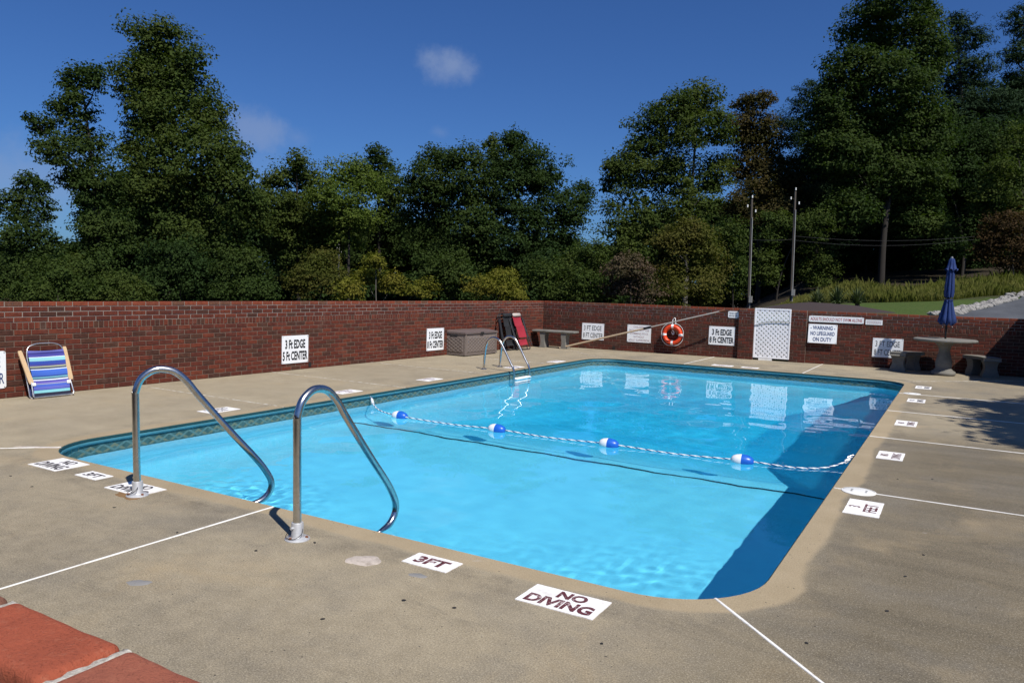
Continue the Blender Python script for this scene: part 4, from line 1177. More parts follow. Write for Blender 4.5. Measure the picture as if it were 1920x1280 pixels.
# old repairs and stains on the concrete, small plugs
def blob(name, x, y, rx, ry, rot_, mat_, label, z=.003, cat='patch', grp=None, n=28, rough=.16, parent=None):
    rs_ = random.Random(int(x * 100) + 7)
    b = MB()
    ph = [rs_.uniform(0, 6.28) for _ in range(4)]
    pts = []
    for k in range(n):
        a = 2 * PI * k / n
        r_ = 1 + rough * (math.sin(2 * a + ph[0]) * .5 + math.sin(3 * a + ph[1]) * .4 + math.sin(5 * a + ph[2]) * .3 + math.sin(9 * a + ph[3]) * .2)
        u, v = rx * r_ * math.cos(a), ry * r_ * math.sin(a)
        pts.append((u * math.cos(rot_) - v * math.sin(rot_), u * math.sin(rot_) + v * math.cos(rot_)))
    b.add([(0, 0, z)] + [(p[0] * .85, p[1] * .85, z * .9) for p in pts] + [(p[0], p[1], -.001) for p in pts], [(0, 1 + i, 1 + (i + 1) % n) for i in range(n)] + [(1 + i, 1 + n + i, 1 + n + (i + 1) % n, 1 + (i + 1) % n) for i in range(n)])
    o = b.build(name, M[mat_], parent, 60)
    o.location = (x, y, 0)
    if parent is None: tag(o, label, cat, grp)
    return o
simple('patch_pale', (.46, .40, .35), .9, var=.25, scale=18, fine=90, bump=.4, dirt=(.22, .18, .14))
simple('patch_grey', (.22, .215, .21), .8, var=.15, scale=18, fine=90)
simple('rust_stain', (.20, .115, .048), .9, var=.35, scale=14, fine=120)
blob('concrete_patch', -2.80, 3.215, .098, .085, .3, 'patch_pale', 'pale filled hole in the concrete right of the handrail', .004)
blob('concrete_patch', -3.515, 2.331, .062, .042, .6, 'patch_grey', 'smooth grey spot on the near deck by the cap bricks', .002)
blob('concrete_patch', -7.02, 3.70, .20, .035, .55, 'patch_pale', 'whitish smear at the rounded corner where two joints meet', .003)
blob('concrete_patch', -2.42, 3.21, .055, .03, .2, 'patch_grey', 'faint grey spot in front of the 3FT plate', .002)
for i, (x, y) in enumerate([(-4.035, 2.929), (-4.81, 3.016), (-2.279, 2.913), (-2.024, 2.981), (-1.278, 3.037), (-6.173, 3.047), (-5.746, 2.98), (-3.405, 2.983), (-3.233, 3.272), (-.394, 7.27), (-.139, 7.461), (-.117, 5.207), (-.188, 4.742), (-.512, 3.558), (-.234, 4.157), (-2.454, 2.539)]):
    blob('deck_plug', x, y, random.uniform(.009, .014), random.uniform(.007, .011), random.uniform(0, 3), 'black_gap', 'small dark plug set in the bare concrete deck', .003, 'plug', 'dark plugs in the deck', 10)

# ---------------------------------------------------------------- handrails into the shallow end
RAIL = [(0, .0), (-.008, .66), (-.006, .74), (.03, .83), (.10, .883), (.17, .892), (.25, .868), (.33, .795), (.40, .70), (.63, .41), (.81, .195), (.885, .09), (.928, -.0), (.918, -.075), (.86, -.135), (.763, -.172), (.62, -.235), (.50, -.285), (.392, -.33)]
def handrail(x, y, rz, label, rust=False):
    root = empty('pool_handrail', (x, y, 0), rz, label, 'handrail')
    core = bez([(0, a, z) for a, z in RAIL], 6)
    b = MB(); b.tube(core, .0245, 16)
    rl = b.build('rail_tube', M['stainless'], root, 60); RECV.append(rl)
    b = MB(); b.lathe([(.075, 0), (.075, .004), (.068, .010), (.040, .016), (.036, .022), (.036, .098), (.034, .102), (.028, .102)], 28)
    b.lathe([(.0085, -.012), (.0085, .012)], 6, (0, -.041, .075), 'Y')
    fl_ = b.build('flange', M['cast_flange'], root, 35)
    b = MB()
    for a in (.5, 2.6, 4.7):
        b.lathe([(.010, .006), (.010, .018), (.006, .022)], 6, (.057 * math.cos(a), .057 * math.sin(a), 0))
    b.build('bolt', M['rusty'], root, 30)
    b = MB(); b.tube(bez([(-.05, .03, .075), (-.062, -.02, .03), (-.03, -.062, .02), (.03, -.058, .018), (.055, -.02, .045), (.045, .0, .07)], 5), .0022, 5)
    b.build('ground_wire', M['sign_black'], root)
    if rust:
        o = blob('rust_stain', 0, 0, .15, .085, .2, 'rust_stain', '', .0012, parent=root, rough=.3)
        o.location = (-.05, -.05, 0)
    return root
handrail(-3.366, 3.262, 0, 'bent stainless handrail nearest the camera, beside the white joint')
handrail(-4.955, 3.28, R(-29), 'bent stainless handrail with rusty flange standing on a no diving plate', True)

# ---------------------------------------------------------------- ladder at the long side
root = empty('pool_ladder', (-7.05, 12.21, 0), 0, 'stainless pool ladder with white steps at the long side', 'ladder')
for yy in (-.28, .29):
    pts = [(-.525, yy, 0), (-.505, yy, .30), (-.475, yy, .46), (-.41, yy, .56), (-.32, yy, .595), (-.22, yy, .565), (-.14, yy, .47), (.04, yy, .17), (.105, yy, .06), (.125, yy, -.05), (.125, yy, -.4), (.125, yy, -.92)]
    b = MB(); b.tube(bez(pts, 6), .0215, 14); o = b.build('rail_tube', M['stainless'], root, 60); RECV.append(o)
    b = MB(); b.lathe([(.06, 0), (.06, .006), (.03, .018), (.024, .018)], 24, (-.525, yy, 0)); b.build('flange', M['stainless'], root, 35)
for k, z in enumerate((-.13, -.42, -.70)):
    b = MB(); b.cbox((.135, .005, z), (.10, .53, .028), .008)
    for q in range(3): b.box((.105 + q * .03, .005, z + .0155), (.012, .50, .005))
    o = b.build('step', M['white_plastic'], root, 40); RECV.append(o)

# ---------------------------------------------------------------- safety rope and floats
A_, B_ = Vector((PX0 + .03, 8.16, -.045)), Vector((PX1 - .03, 8.42, -.06))
ctrl = [A_, Vector((-6.85, 8.00, -.10)), Vector((-6.55, 7.80, WZ + .012)), Vector((-6.08, 7.61, WZ + .02)), Vector((-5.3, 7.60, WZ + .008)), Vector((-4.645, 7.63, WZ + .02)), Vector((-3.95, 7.63, WZ + .008)),
        Vector((-3.24, 7.675, WZ + .02)), Vector((-2.5, 7.70, WZ + .008)), Vector((-1.83, 7.775, WZ + .02)), Vector((-1.35, 7.82, WZ + .01)), Vector((-1.08, 7.98, WZ + .015)), Vector((-.92, 8.22, -.10)), B_]
path = bez(ctrl, 40)
rope = empty('safety_rope', A_, 0, 'twisted blue and white rope strung across the pool with floats on it', 'rope')
acc_l = [0.]
for i in range(1, len(path)): acc_l.append(acc_l[-1] + (path[i] - path[i - 1]).length)
for s_i, mt in enumerate(('rope_white', 'rope_white', 'rope_blue')):
    pts = []
    for i, p in enumerate(path):
        t_ = (path[min(i + 1, len(path) - 1)] - path[max(i - 1, 0)]).normalized()
        u = t_.cross(Vector((0, 0, 1))).normalized(); v = t_.cross(u)
        a = acc_l[i] / .115 * 2 * PI + s_i * 2 * PI / 3
        pts.append(p + (u * math.cos(a) + v * math.sin(a)) * .0039 - A_)
    b = MB(); b.tube(pts, .0049, 6); b.build('strand', M[mt], rope, 80)
for e in (A_, B_):
    sgn = 1 if e is A_ else -1
    b = MB()
    b.tube(bez([Vector((0, 0, 0)), Vector((.03 * sgn, -.02, .0)), Vector((.07 * sgn, -.05, -.02)), Vector((.05 * sgn, -.06, -.035)), Vector((.01 * sgn, -.02, -.02))], 6), .006, 8)
    b.lathe([(.018, -.012), (.018, .012)], 12, (-.02 * sgn, 0, 0), 'X')
    o = b.build('hook', M['aluminium'], rope, 50); o.location = e - A_
    b = MB()
    c0 = ctrl[1] if e is A_ else ctrl[-2]
    for k in range(5):
        q = (e.lerp(c0, .5 + .12 * k)) - A_
        ring_ = [q + Vector((math.cos(a) * .004, math.cos(a) * .012, math.sin(a) * .017)) for a in [2 * PI * i / 10 for i in range(10)]]
        b.tube(ring_, .007, 6, closed=True)
    b.build('knot', M['rope_white'], rope, 80)
for i, (x, y) in enumerate(((-6.08, 7.61), (-4.645, 7.63), (-3.24, 7.675), (-1.83, 7.775))):
    lab = ['blue and white float nearest the long brick wall', 'second float along the rope from the long brick wall', 'third float along the rope from the long brick wall', 'blue and white float nearest the shaded pool side'][i]
    root = empty('rope_float', (x, y, WZ + .016), R([4, 2, 3, 6][i]), lab, 'float', 'floats on the safety rope')
    prof = [(.014, -.105), (.030, -.100), (.048, -.082), (.060, -.052), (.066, -.012), (.066, 0)]
    b = MB(); b.lathe(prof, 24, axis='X'); b.build('white_half', M['float_white'], root, 50)
    b = MB(); b.lathe([(.067, 0), (.067, .02), (.063, .052), (.052, .085), (.034, .11), (.016, .118)], 24, axis='X'); b.build('blue_half', M['float_blue'], root, 50)

# ---------------------------------------------------------------- ring buoy, pole
root = empty('ring_buoy', back(-6.05, .11, .22), RZ_B, 'orange ring buoy with white bands hanging on the back wall', 'ring buoy')
b = MB()
RB, rb = .198, .062
zc = .265
b.tube([(RB * math.cos(a), 0, zc + RB * math.sin(a)) for a in [2 * PI * k / 48 for k in range(48)]], rb, 16, closed=True, flat=.8)
b.build('ring', M['buoy_orange'], root, 80)
for q in range(4):
    a0 = PI / 2 * q
    b = MB(); b.tube([(RB * math.cos(a0 + d), 0, zc + RB * math.sin(a0 + d)) for d in (-.13, -.065, 0, .065, .13)], rb + .004, 16, flat=.8)
    b.build('band', M['buoy_white'], root, 60)
b = MB()
pts = []
for k in range(49):
    a = PI / 2 - .15 - 2 * PI * k / 48 * .955
    rr = RB + rb + .006 + .018 * abs(math.sin(2 * a))
    pts.append((rr * math.cos(a), -.02, zc + rr * math.sin(a)))
b.tube(pts, .0055, 6); b.build('grab_rope', M['rope_white'], root, 80)
b = MB(); b.tube(bez([(-.01, 0, zc + RB + rb), (-.012, .03, zc + .36), (.02, .09, zc + .40), (.05, .03, zc + .34), (.07, 0, zc + RB + rb - .01)], 6), .009, 6)
b.build('hanging_rope', M['rope_white'], root, 80)
b = MB(); b.tube(bez([(-.03, .02, zc + .06), (.0, .03, zc - .0), (.02, .05, zc + .03), (.01, .02, zc + .09), (-.02, .02, zc + .1)], 6), .012, 6)
b.build('coiled_line', M['rope_white'], root, 80)
b = MB(); b.tube([(.01, .115, zc + .39), (.01, .03, zc + .385), (.01, .0, zc + .42)], .008, 6); b.build('hook', M['sign_black'], root)

p_lo, p_hi = back(-8.78, .62, .02), back(-4.80, .30, 1.128)
root = empty('telescopic_pole', p_lo, 0, 'long tan telescopic pole leaning across the back wall behind the ring buoy', 'pole')
dv = p_hi - p_lo
b = MB(); b.tube([Vector((0, 0, 0)), dv * .545], .022, 12); b.build('lower_tube', M['pole_tan'], root, 60)
b = MB(); b.tube([dv * .53, dv * .575], .031, 12); b.build('coupling', M['frame_black'], root, 60)
b = MB(); b.tube([dv * .57, dv * .975], .0155, 12); b.build('upper_tube', M['pole_grey'], root, 60)
b = MB(); b.tube([dv * .97, dv * 1.0], .022, 12); b.build('grip', M['rusty'], root, 60)

# ---------------------------------------------------------------- white lattice gate
gw, gz0, gz1 = .80, .05, 1.20
root = empty('lattice_gate', back(-3.765, .05, 0), RZ_B, 'white plastic lattice gate between the two brick piers', 'gate')
simple('gate_white', (.78, .79, .82), .5, var=.05, dirt=(.66, .66, .66))
hh = gz1 - gz0
ct = MB()
def clip_seg(c, sgn):
    # line x + sgn*z = c inside rectangle [-gw/2,gw/2] x [gz0,gz1]
    pts = []
    for x in (-gw / 2 + .01, gw / 2 - .01):
        z = (c - x) * sgn
        if gz0 + .01 <= z <= gz1 - .01: pts.append((x, z))
    for z in (gz0 + .01, gz1 - .01):
        x = c - sgn * z
        if -gw / 2 + .01 < x < gw / 2 - .01: pts.append((x, z))
    return pts[:2] if len(pts) >= 2 else None
pitch_ = .104
for sgn, yo_ in ((1, 0.), (-1, .0032)):
    c = -2.
    while c < 2.2:
        s_ = clip_seg(c, sgn)
        if s_:
            (xa, za), (xb, zb) = s_
            L = math.hypot(xb - xa, zb - za)
            if L > .05:
                b = MB()
                ang = math.atan2(zb - za, xb - xa)
                b.box((0, 0, 0), (L, .006, .048), Matrix.Rotation(-ang, 3, 'Y'))
                o = b.build('slat', M['gate_white'], root); o.location = ((xa + xb) / 2, yo_, (za + zb) / 2)
        c += pitch_
for nm, c, d in (('stile', (-gw / 2 + .018, .004, (gz0 + gz1) / 2), (.036, .026, hh)), ('stile', (gw / 2 - .018, .004, (gz0 + gz1) / 2), (.036, .026, hh)),
                 ('rail', (0, .004, gz0 + .02), (gw - .074, .024, .04)), ('rail', (0, .004, gz1 - .02), (gw - .074, .024, .04))):
    b = MB(); b.cbox(c, d, .006); b.build(nm, M['gate_white'], root)
b = MB(); b.box((-.12, .004, .024), (.30, .02, .046)); b.build('kick_block', M['white_plastic'], root)
b = MB(); b.tube(bez([(-.39, -.02, .80), (-.15, -.022, .88), (.1, -.024, .91), (.39, -.02, .90)], 6), .008, 6); b.build('latch_cable', M['sign_grey'], root, 80)

# ---------------------------------------------------------------- resin storage box
root = empty('storage_box', (-9.47, 14.33, 0), R(-3.0), 'taupe woven look resin storage box against the long wall', 'storage box')
bw, bl, bh = .60, 1.20, .48       # depth (x), length (y), height
b = MB(); b.cbox((0, 0, bh / 2 + .02), (bw, bl, bh - .04), .012)
b.box((0, 0, .035), (bw + .024, bl + .024, .03)); b.build('body', M['resin_taupe'], root)
def woven(u0, u1, v0, v1, face):
    nu, nv = int((u1 - u0) / .0125), int((v1 - v0) / .0125)
    U, Vv = np.meshgrid(np.linspace(u0, u1, nu), np.linspace(v0, v1, nv))
    k = 2 * PI / .15
    w_ = np.sin(k * (U * .62 + Vv)) * np.sin(k * (U * .62 - Vv))
    h_ = .015 * np.sqrt(np.clip(np.abs(w_), 0, 1)) + .002
    edge = np.minimum(np.minimum(U - u0, u1 - U), np.minimum(Vv - v0, v1 - Vv))
    h_ = h_ * np.clip(edge / .02, 0, 1)
    if face == 'front': X_, Y_ = bw / 2 + h_, U
    else: X_, Y_ = U, -bl / 2 - h_
    return link('woven_panel', grid_mesh('woven_panel', X_, Y_, Vv, M['resin_taupe']), root)
woven(-bl / 2 + .06, bl / 2 - .06, .07, bh - .06, 'front')
woven(-bw / 2 + .05, bw / 2 - .05, .07, bh - .06, 'end')
for sx in (-1, 1):
    b = MB(); b.cbox((bw / 2 - .002, sx * (bl / 2 - .028), bh / 2 + .02), (.03, .05, bh - .05), .006); b.build('corner_post', M['resin_taupe'], root)
b = MB()
# lid: shallow hipped top with a lip
b.add([(-bw / 2 - .02, -bl / 2 - .02, bh), (bw / 2 + .022, -bl / 2 - .02, bh), (bw / 2 + .022, bl / 2 + .02, bh), (-bw / 2 - .02, bl / 2 + .02, bh),
       (-bw / 2 - .02, -bl / 2 - .02, bh + .045), (bw / 2 + .022, -bl / 2 - .02, bh + .035), (bw / 2 + .022, bl / 2 + .02, bh + .035), (-bw / 2 - .02, bl / 2 + .02, bh + .045),
       (-.12, -bl / 2 + .05, bh + .075), (.12, -bl / 2 + .05, bh + .07), (.12, bl / 2 - .05, bh + .07), (-.12, bl / 2 - .05, bh + .075)],
      [(3, 2, 1, 0), (0, 1, 5, 4), (1, 2, 6, 5), (2, 3, 7, 6), (3, 0, 4, 7), (4, 5, 9, 8), (5, 6, 10, 9), (6, 7, 11, 10), (7, 4, 8, 11), (8, 9, 10, 11)])
b.build('lid', M['resin_lid'], root)
b = MB(); b.cbox((bw / 2 + .028, 0, bh + .012), (.014, .12, .05), .004); b.build('latch', M['black_gap'], root)
b = MB(); b.cbox((0, -bl / 2 - .012, bh - .045), (.20, .012, .022), .004); b.build('handle', M['black_gap'], root)
b = MB()
for sx in (-1, 1):
    for sy in (-1, 1): b.box((sx * (bw / 2 - .05), sy * (bl / 2 - .04), .010), (.06, .06, .02))
b.build('foot', M['black_gap'], root)

b_root = empty('spray_bottle', (-9.55, 15.30, 0), 0, 'pale green bottle with navy base behind the storage box', 'bottle')
b = MB(); b.lathe([(.052, .0), (.056, .004), (.056, .085), (.05, .09)], 20); b.build('base_band', M['navy'], b_root, 40)
simple('bottle_green', (.42, .62, .47), .35)
b = MB(); b.lathe([(.052, .088), (.05, .10), (.036, .26), (.022, .29), (.018, .30)], 20); b.build('bottle_body', M['bottle_green'], b_root, 40)
b = MB(); b.lathe([(.02, .298), (.02, .33), (.015, .335)], 14); b.build('cap', M['white_plastic'], b_root, 40)

# ---------------------------------------------------------------- folded loungers leaning on the long wall
def lounger(y, x, label, fabric, dy, lean, hgt):
    root = empty('folded_lounger', (x, y, 0), 0, label, 'lounger')
    def P(u, v, w=0.):
        """u across (along the wall), v up the leaning frame, w off the frame"""
        return Vector((-math.sin(lean) * v + math.cos(lean) * w, u, math.cos(lean) * v + math.sin(lean) * w))
    for w_off, wid in ((0., .29), (-.07, .27)):
        pts = [P(-wid, .04, w_off), P(-wid, hgt - .05, w_off), P(-wid + .05, hgt, w_off), P(wid - .05, hgt, w_off), P(wid, hgt - .05, w_off), P(wid, .04, w_off), P(wid - .05, .012, w_off), P(-wid + .05, .012, w_off)]
        b = MB(); b.tube(fillet(pts + [pts[0]], .03, 4), .012, 8); b.build('frame', M['frame_black'], root, 60)
    for sgn in (-1, 1):
        b = MB(); b.tube([P(sgn * .32, .10, .05), P(sgn * .31, hgt - .12, -.03)], .012, 8); b.build('leg', M['frame_black'], root, 60)
        b = MB(); b.cbox((0, 0, 0), (.03, .05, hgt * .55), .008)
        o = b.build('armrest', M['frame_black'], root); o.location = P(sgn * .325, hgt * .58, .0); o.rotation_euler = (0, -lean, 0)
    segs = [(.12, .26), (.30, .58), (.585, .83)] if hgt < .95 else [(.12, .28), (.32, .62), (.625, .88)]
    for k, (a, c) in enumerate(segs):
        n = 8
        vs_ = []
        wo = [.012, .045, .022][k]
        for i in range(n + 1):
            v = a + (c - a) * i / n
            for j2 in range(9):
                u = -.19 + .38 * j2 / 8
                sag = -.018 * math.sin(PI * j2 / 8) * math.sin(PI * i / n)
                vs_.append(P(u, v * hgt / .9, wo + sag))
        b = MB(); b.add(vs_, [(i * 9 + q, i * 9 + q + 1, i * 9 + 10 + q, i * 9 + 9 + q) for i in range(n) for q in range(8)]); b.build('sling', M[fabric], root, 80)
    b = MB(); b.cbox((0, 0, 0), (.05, .36, .085), .015)
    o = b.build('headrest', M['headrest_tan' if fabric == 'sling_red' else 'sling_dark'], root, 50); o.location = P(0, hgt - .045, .035); o.rotation_euler = (0, -lean, 0)
    return root
lounger(16.28, -9.16, 'red folded lounger with black frame leaning on the long wall', 'sling_red', 0, R(20), .93)
lounger(15.86, -9.30, 'black folded lounger leaning just behind the red one', 'sling_dark', 0, R(12), .90)

# ---------------------------------------------------------------- stone bench by the corner
def scroll_leg(h, w, dpt):
    """S-curved cast leg seen from the side; extruded across dpt"""
    L_ = [(-.5, 0), (-.5, .06), (-.38, .12), (-.28, .32), (-.30, .55), (-.42, .78), (-.46, .92), (-.46, 1)]
    left_ = [(a * w, z * h) for a, z in L_]
    pts = left_ + [(.5 * w, h), (.5 * w, .9 * h), (.40 * w, .75 * h), (.34 * w, .5 * h), (.40 * w, .25 * h), (.5 * w, .1 * h), (.5 * w, 0)]
    return pts
bench = empty('stone_bench', (-8.93, 17.42, 0), RZ_B, 'straight cast stone bench in the corner of the brick walls', 'bench')
b = MB(); b.cbox((0, 0, .425), (1.17, .34, .055), .014); b.build('seat', M['concrete_cast'], bench, 40)
for xx in (-.30, .28):
    pts = scroll_leg(.398, .15, .28)
    n = len(pts); b = MB()
    b.add([(x + xx, -.14, z) for x, z in pts] + [(x + xx, .14, z) for x, z in pts], [tuple(reversed(range(n))), tuple(range(n, 2 * n))] + [(i, (i + 1) % n, (i + 1) % n + n, i + n) for i in range(n)])
    b.build('leg', M['concrete_cast'], bench, 40)

# ---------------------------------------------------------------- stone table, benches, umbrella
TX, TY = -.275, 17.80
table = empty('stone_table', (TX, TY, 0), 0, 'round cast stone table with a pedestal holding the closed umbrella', 'table')
b = MB(); b.lathe([(.04, .672), (.44, .672), (.55, .684), (.575, .70), (.575, .722), (.56, .735), (.5, .738), (.028, .738)], 48); b.build('table_top', M['concrete_cast'], table, 40)
b = MB(); b.lathe([(.175, .095), (.17, .11), (.145, .14), (.15, .20), (.155, .26), (.13, .36), (.105, .46), (.10, .52), (.125, .60), (.19, .655), (.22, .672)], 28); b.build('pedestal', M['concrete_cast'], table, 50)
b = MB(); b.lathe([(.20, 0), (.225, .02), (.23, .05), (.215, .08), (.19, .094), (.10, .096)], 32); b.build('foot', M['concrete_cast'], table, 50)
def arc_bench(a0, a1, label):
    rad_, wd, h_ = .84, .30, .40
    am = (a0 + a1) / 2
    root = empty('curved_bench', (TX + rad_ * math.cos(am), TY + rad_ * math.sin(am), 0), 0, label, 'bench')
    ox, oy = -rad_ * math.cos(am), -rad_ * math.sin(am)
    n = 14
    poly = [(ox + (rad_ + wd / 2) * math.cos(a0 + (a1 - a0) * i / n), oy + (rad_ + wd / 2) * math.sin(a0 + (a1 - a0) * i / n)) for i in range(n + 1)]
    poly += [(ox + (rad_ - wd / 2) * math.cos(a1 + (a0 - a1) * i / n), oy + (rad_ - wd / 2) * math.sin(a1 + (a0 - a1) * i / n)) for i in range(n + 1)]
    cx_ = sum(p[0] for p in poly) / len(poly); cy2 = sum(p[1] for p in poly) / len(poly)
    inner = []
    for i, p in enumerate(poly):
        q0 = Vector((*poly[i - 1], 0)); q1 = Vector((*poly[(i + 1) % len(poly)], 0))
        nn = (q1 - q0).normalized().cross(Vector((0, 0, 1)))
        inner.append((p[0] - nn.x * .012, p[1] - nn.y * .012))
    m_ = len(poly)
    b = MB()
    b.add([(x, y, h_ - .065) for x, y in inner] + [(x, y, h_ - .052) for x, y in poly] + [(x, y, h_ - .012) for x, y in poly] + [(x, y, h_) for x, y in inner],
          [tuple(reversed(range(m_))), tuple(range(3 * m_, 4 * m_))] + [(k * m_ + i, k * m_ + (i + 1) % m_, k * m_ + m_ + (i + 1) % m_, k * m_ + m_ + i) for k in range(3) for i in range(m_)])
    b.build('seat', M['concrete_cast'], root, 40)
    for a in (a0 + (a1 - a0) * .2, a0 + (a1 - a0) * .8):
        # waisted slab leg, wide across the seat
        prof = [(.145, 0), (.15, .05), (.13, .10), (.105, .18), (.115, .26), (.145, .32), (.15, h_ - .064)]
        rings = []
        er, et = Vector((math.cos(a), math.sin(a), 0)), Vector((-math.sin(a), math.cos(a), 0))
        c0 = Vector((ox, oy, 0)) + er * rad_
        for hw, z in prof:
            for su, sv in ((-1, -1), (1, -1), (1, 1), (-1, 1)):
                rings.append(c0 + er * hw * su + et * (.075 * (.7 + .3 * hw / .15)) * sv + Vector((0, 0, z)))
        b = MB(); k = len(prof)
        b.add(rings, [(3, 2, 1, 0), (4 * k - 4, 4 * k - 3, 4 * k - 2, 4 * k - 1)] + [(i * 4 + j2, i * 4 + (j2 + 1) % 4, i * 4 + 4 + (j2 + 1) % 4, i * 4 + 4 + j2) for i in range(k - 1) for j2 in range(4)])
        b.build('leg', M['concrete_cast'], root, 40)
arc_bench(R(182), R(122), 'curved cast stone bench on the depth sign side of the table')
arc_bench(R(62), R(4), 'curved cast stone bench reaching into the shadow')

umb = empty('closed_umbrella', (TX, TY, .738), 0, 'closed dark blue umbrella standing in the stone table', 'umbrella')
umb.rotation_euler = (0, R(.6), 0)
b = MB(); b.tube([(0, 0, -.72), (0, 0, 1.60)], .019, 12); b.build('pole', M['pole_bronze'], umb, 60)
def folded(prof, nf=7, seed=0, name='canopy', depth=.30):
    rs_ = np.random.default_rng(seed)
    ph = rs_.uniform(0, 6.28); n = 84
    vs_ = []
    for (z, r_) in prof:
        for k in range(n):
            a = 2 * PI * k / n
            f = abs(math.sin(nf * a / 2 + ph + z * .7))
            rr = r_ * (1 - depth + depth * 1.3 * f ** .7) * (1 + .10 * math.sin(a + ph * 2))
            vs_.append((rr * math.cos(a + .15 * z), rr * math.sin(a + .15 * z), z + (.05 * f if z == prof[0][0] else 0)))
    m_ = len(prof)
    b = MB(); b.add(vs_, [(i * n + k, i * n + (k + 1) % n, i * n + n + (k + 1) % n, i * n + n + k) for i in range(m_ - 1) for k in range(n)] + [tuple(range((m_ - 1) * n, m_ * n))])
    return b.build(name, M['umbrella_blue'], umb, 70)
folded([(.26, .125), (.34, .165), (.42, .15), (.55, .118), (.68, .09), (.78, .072), (.80, .070)], 8, 1)
folded([(.80, .075), (.9, .085), (1.05, .082), (1.2, .074), (1.32, .066), (1.38, .062)], 8, 2)
folded([(1.355, .115), (1.42, .088), (1.50, .068), (1.57, .055), (1.605, .042), (1.62, .02)], 7, 3, 'vent_cap', .2)
b = MB(); b.tube([(.092 * math.cos(a), .092 * math.sin(a), .79) for a in [2 * PI * k / 24 for k in range(24)]], .007, 6, closed=True); b.build('tie_strap', M['navy'], umb, 80)
b = MB(); b.lathe([(.024, 1.61), (.026, 1.63), (.014, 1.65)], 12); b.build('finial', M['sign_grey'], umb, 40)
for k in range(3):
    a = 2.2 + k * 1.9
    b = MB(); b.tube([(.05 * math.cos(a), .05 * math.sin(a), .33), (.115 * math.cos(a), .115 * math.sin(a), .235)], .007, 6); b.build('rib', M['conduit'], umb, 60)

# ---------------------------------------------------------------- striped beach chair folded against the wall
t = NT('stripes')
tc = t.n.new('ShaderNodeTexCoord')
sx = t.n.new('ShaderNodeSeparateXYZ'); t.l.new(tc.outputs['Object'], sx.inputs[0])
rp = t.n.new('ShaderNodeValToRGB'); rp.color_ramp.interpolation = 'CONSTANT'
zf = t.rng(t.math('MULTIPLY_ADD', t.noise(3, 2), .006, sx.outputs[2]), .0, .64)
t.l.new(zf, rp.inputs[0])
S = [(.0, (.008, .010, .03)), (.11, (.20, .50, .55)), (.17, (.05, .06, .35)), (.19, (.10, .12, .45)), (.235, (.05, .10, .45)), (.29, (.30, .33, .35)), (.305, (.12, .10, .40)), (.345, (.06, .05, .28)), (.375, (.62, .68, .82)),
     (.40, (.03, .07, .12)), (.425, (.16, .40, .48)), (.45, (.02, .06, .25)), (.475, (.04, .12, .50)), (.60, (.60, .68, .82)), (.62, (.02, .03, .08)), (.65, (.30, .32, .22)), (.685, (.05, .05, .28)), (.72, (.03, .07, .38)), (.785, (.25, .55, .62)), (.86, (.70, .76, .82)), (.875, (.05, .05, .28)), (.93, (.03, .03, .20)), (.97, (.12, .13, .42))]
cr = rp.color_ramp
while len(cr.elements) < len(S): cr.elements.new(.5)
for e, (p, c) in zip(cr.elements, S): e.position = p; e.color = (*c, 1)
t.col(rp.outputs[0]); t.bump(t.noise(300, 2), .15, .002)
M['stripes'] = t.set(.85)
root = empty('beach_chair', left(5.335, .28), RZ_L + R(0), 'folded striped blue beach chair with wooden arms leaning on the long wall', 'beach chair')
lean = R(17)
Rl = Matrix.Rotation(-lean, 3, 'X')       # local y points into the wall; tilt the top towards it
def Q(x, v, w=0.):
    """x along the wall, v up the chair back, w towards the pool"""
    p = Rl @ Vector((x, -w, v)); return Vector((p.x, p.y, p.z))
b = MB(); b.tube(fillet([Q(-.235, .03), Q(-.245, .60), Q(-.215, .705), Q(-.10, .745), Q(.12, .745), Q(.215, .705), Q(.235, .60), Q(.225, .03)], .05, 5), .0085, 10); b.build('back_frame', M['aluminium'], root, 60)
vs_ = []; n = 24
for i in range(n + 1):
    v = .03 + .62 * i / n
    for j2 in range(13):
        x = -.232 + .464 * j2 / 12
        sag = .028 * math.sin(PI * j2 / 12) * math.sin(PI * i / n) + .006 * math.sin(i * .9)
        vs_.append(((x, -.014 + sag, v - .012 * math.sin(PI * j2 / 12))))
b = MB(); b.add(vs_, [(i * 13 + q, i * 13 + q + 1, i * 13 + 14 + q, i * 13 + 13 + q) for i in range(n) for q in range(12)])
fb = b.build('back_fabric', M['stripes'], root, 80); fb.rotation_euler = (-lean, 0, 0)
b = MB(); b.cbox((0, 0, 0), (.40, .06, .09), .022); o = b.build('pillow', M['navy'], root, 60); o.location = Q(0, .60, -.035); o.rotation_euler = (-lean, 0, 0)
vs_ = []
for i in range(9):
    v = .05 + .50 * i / 8
    for j2 in range(7): vs_.append(Q(-.23 + .46 * j2 / 6 - .03, v, -.055))
b = MB(); b.add(vs_, [(i * 7 + q, i * 7 + q + 1, i * 7 + 8 + q, i * 7 + 7 + q) for i in range(8) for q in range(6)]); b.build('seat_fabric', M['navy'], root, 80)
b = MB(); b.tube(fillet([Q(-.275, .58, -.05), Q(-.265, .03, -.05), Q(-.22, .0, -.03), Q(.20, .0, -.03), Q(.235, .03, -.05), Q(.225, .58, -.05)], .04, 5), .0085, 10); b.build('seat_frame', M['aluminium'], root, 60)
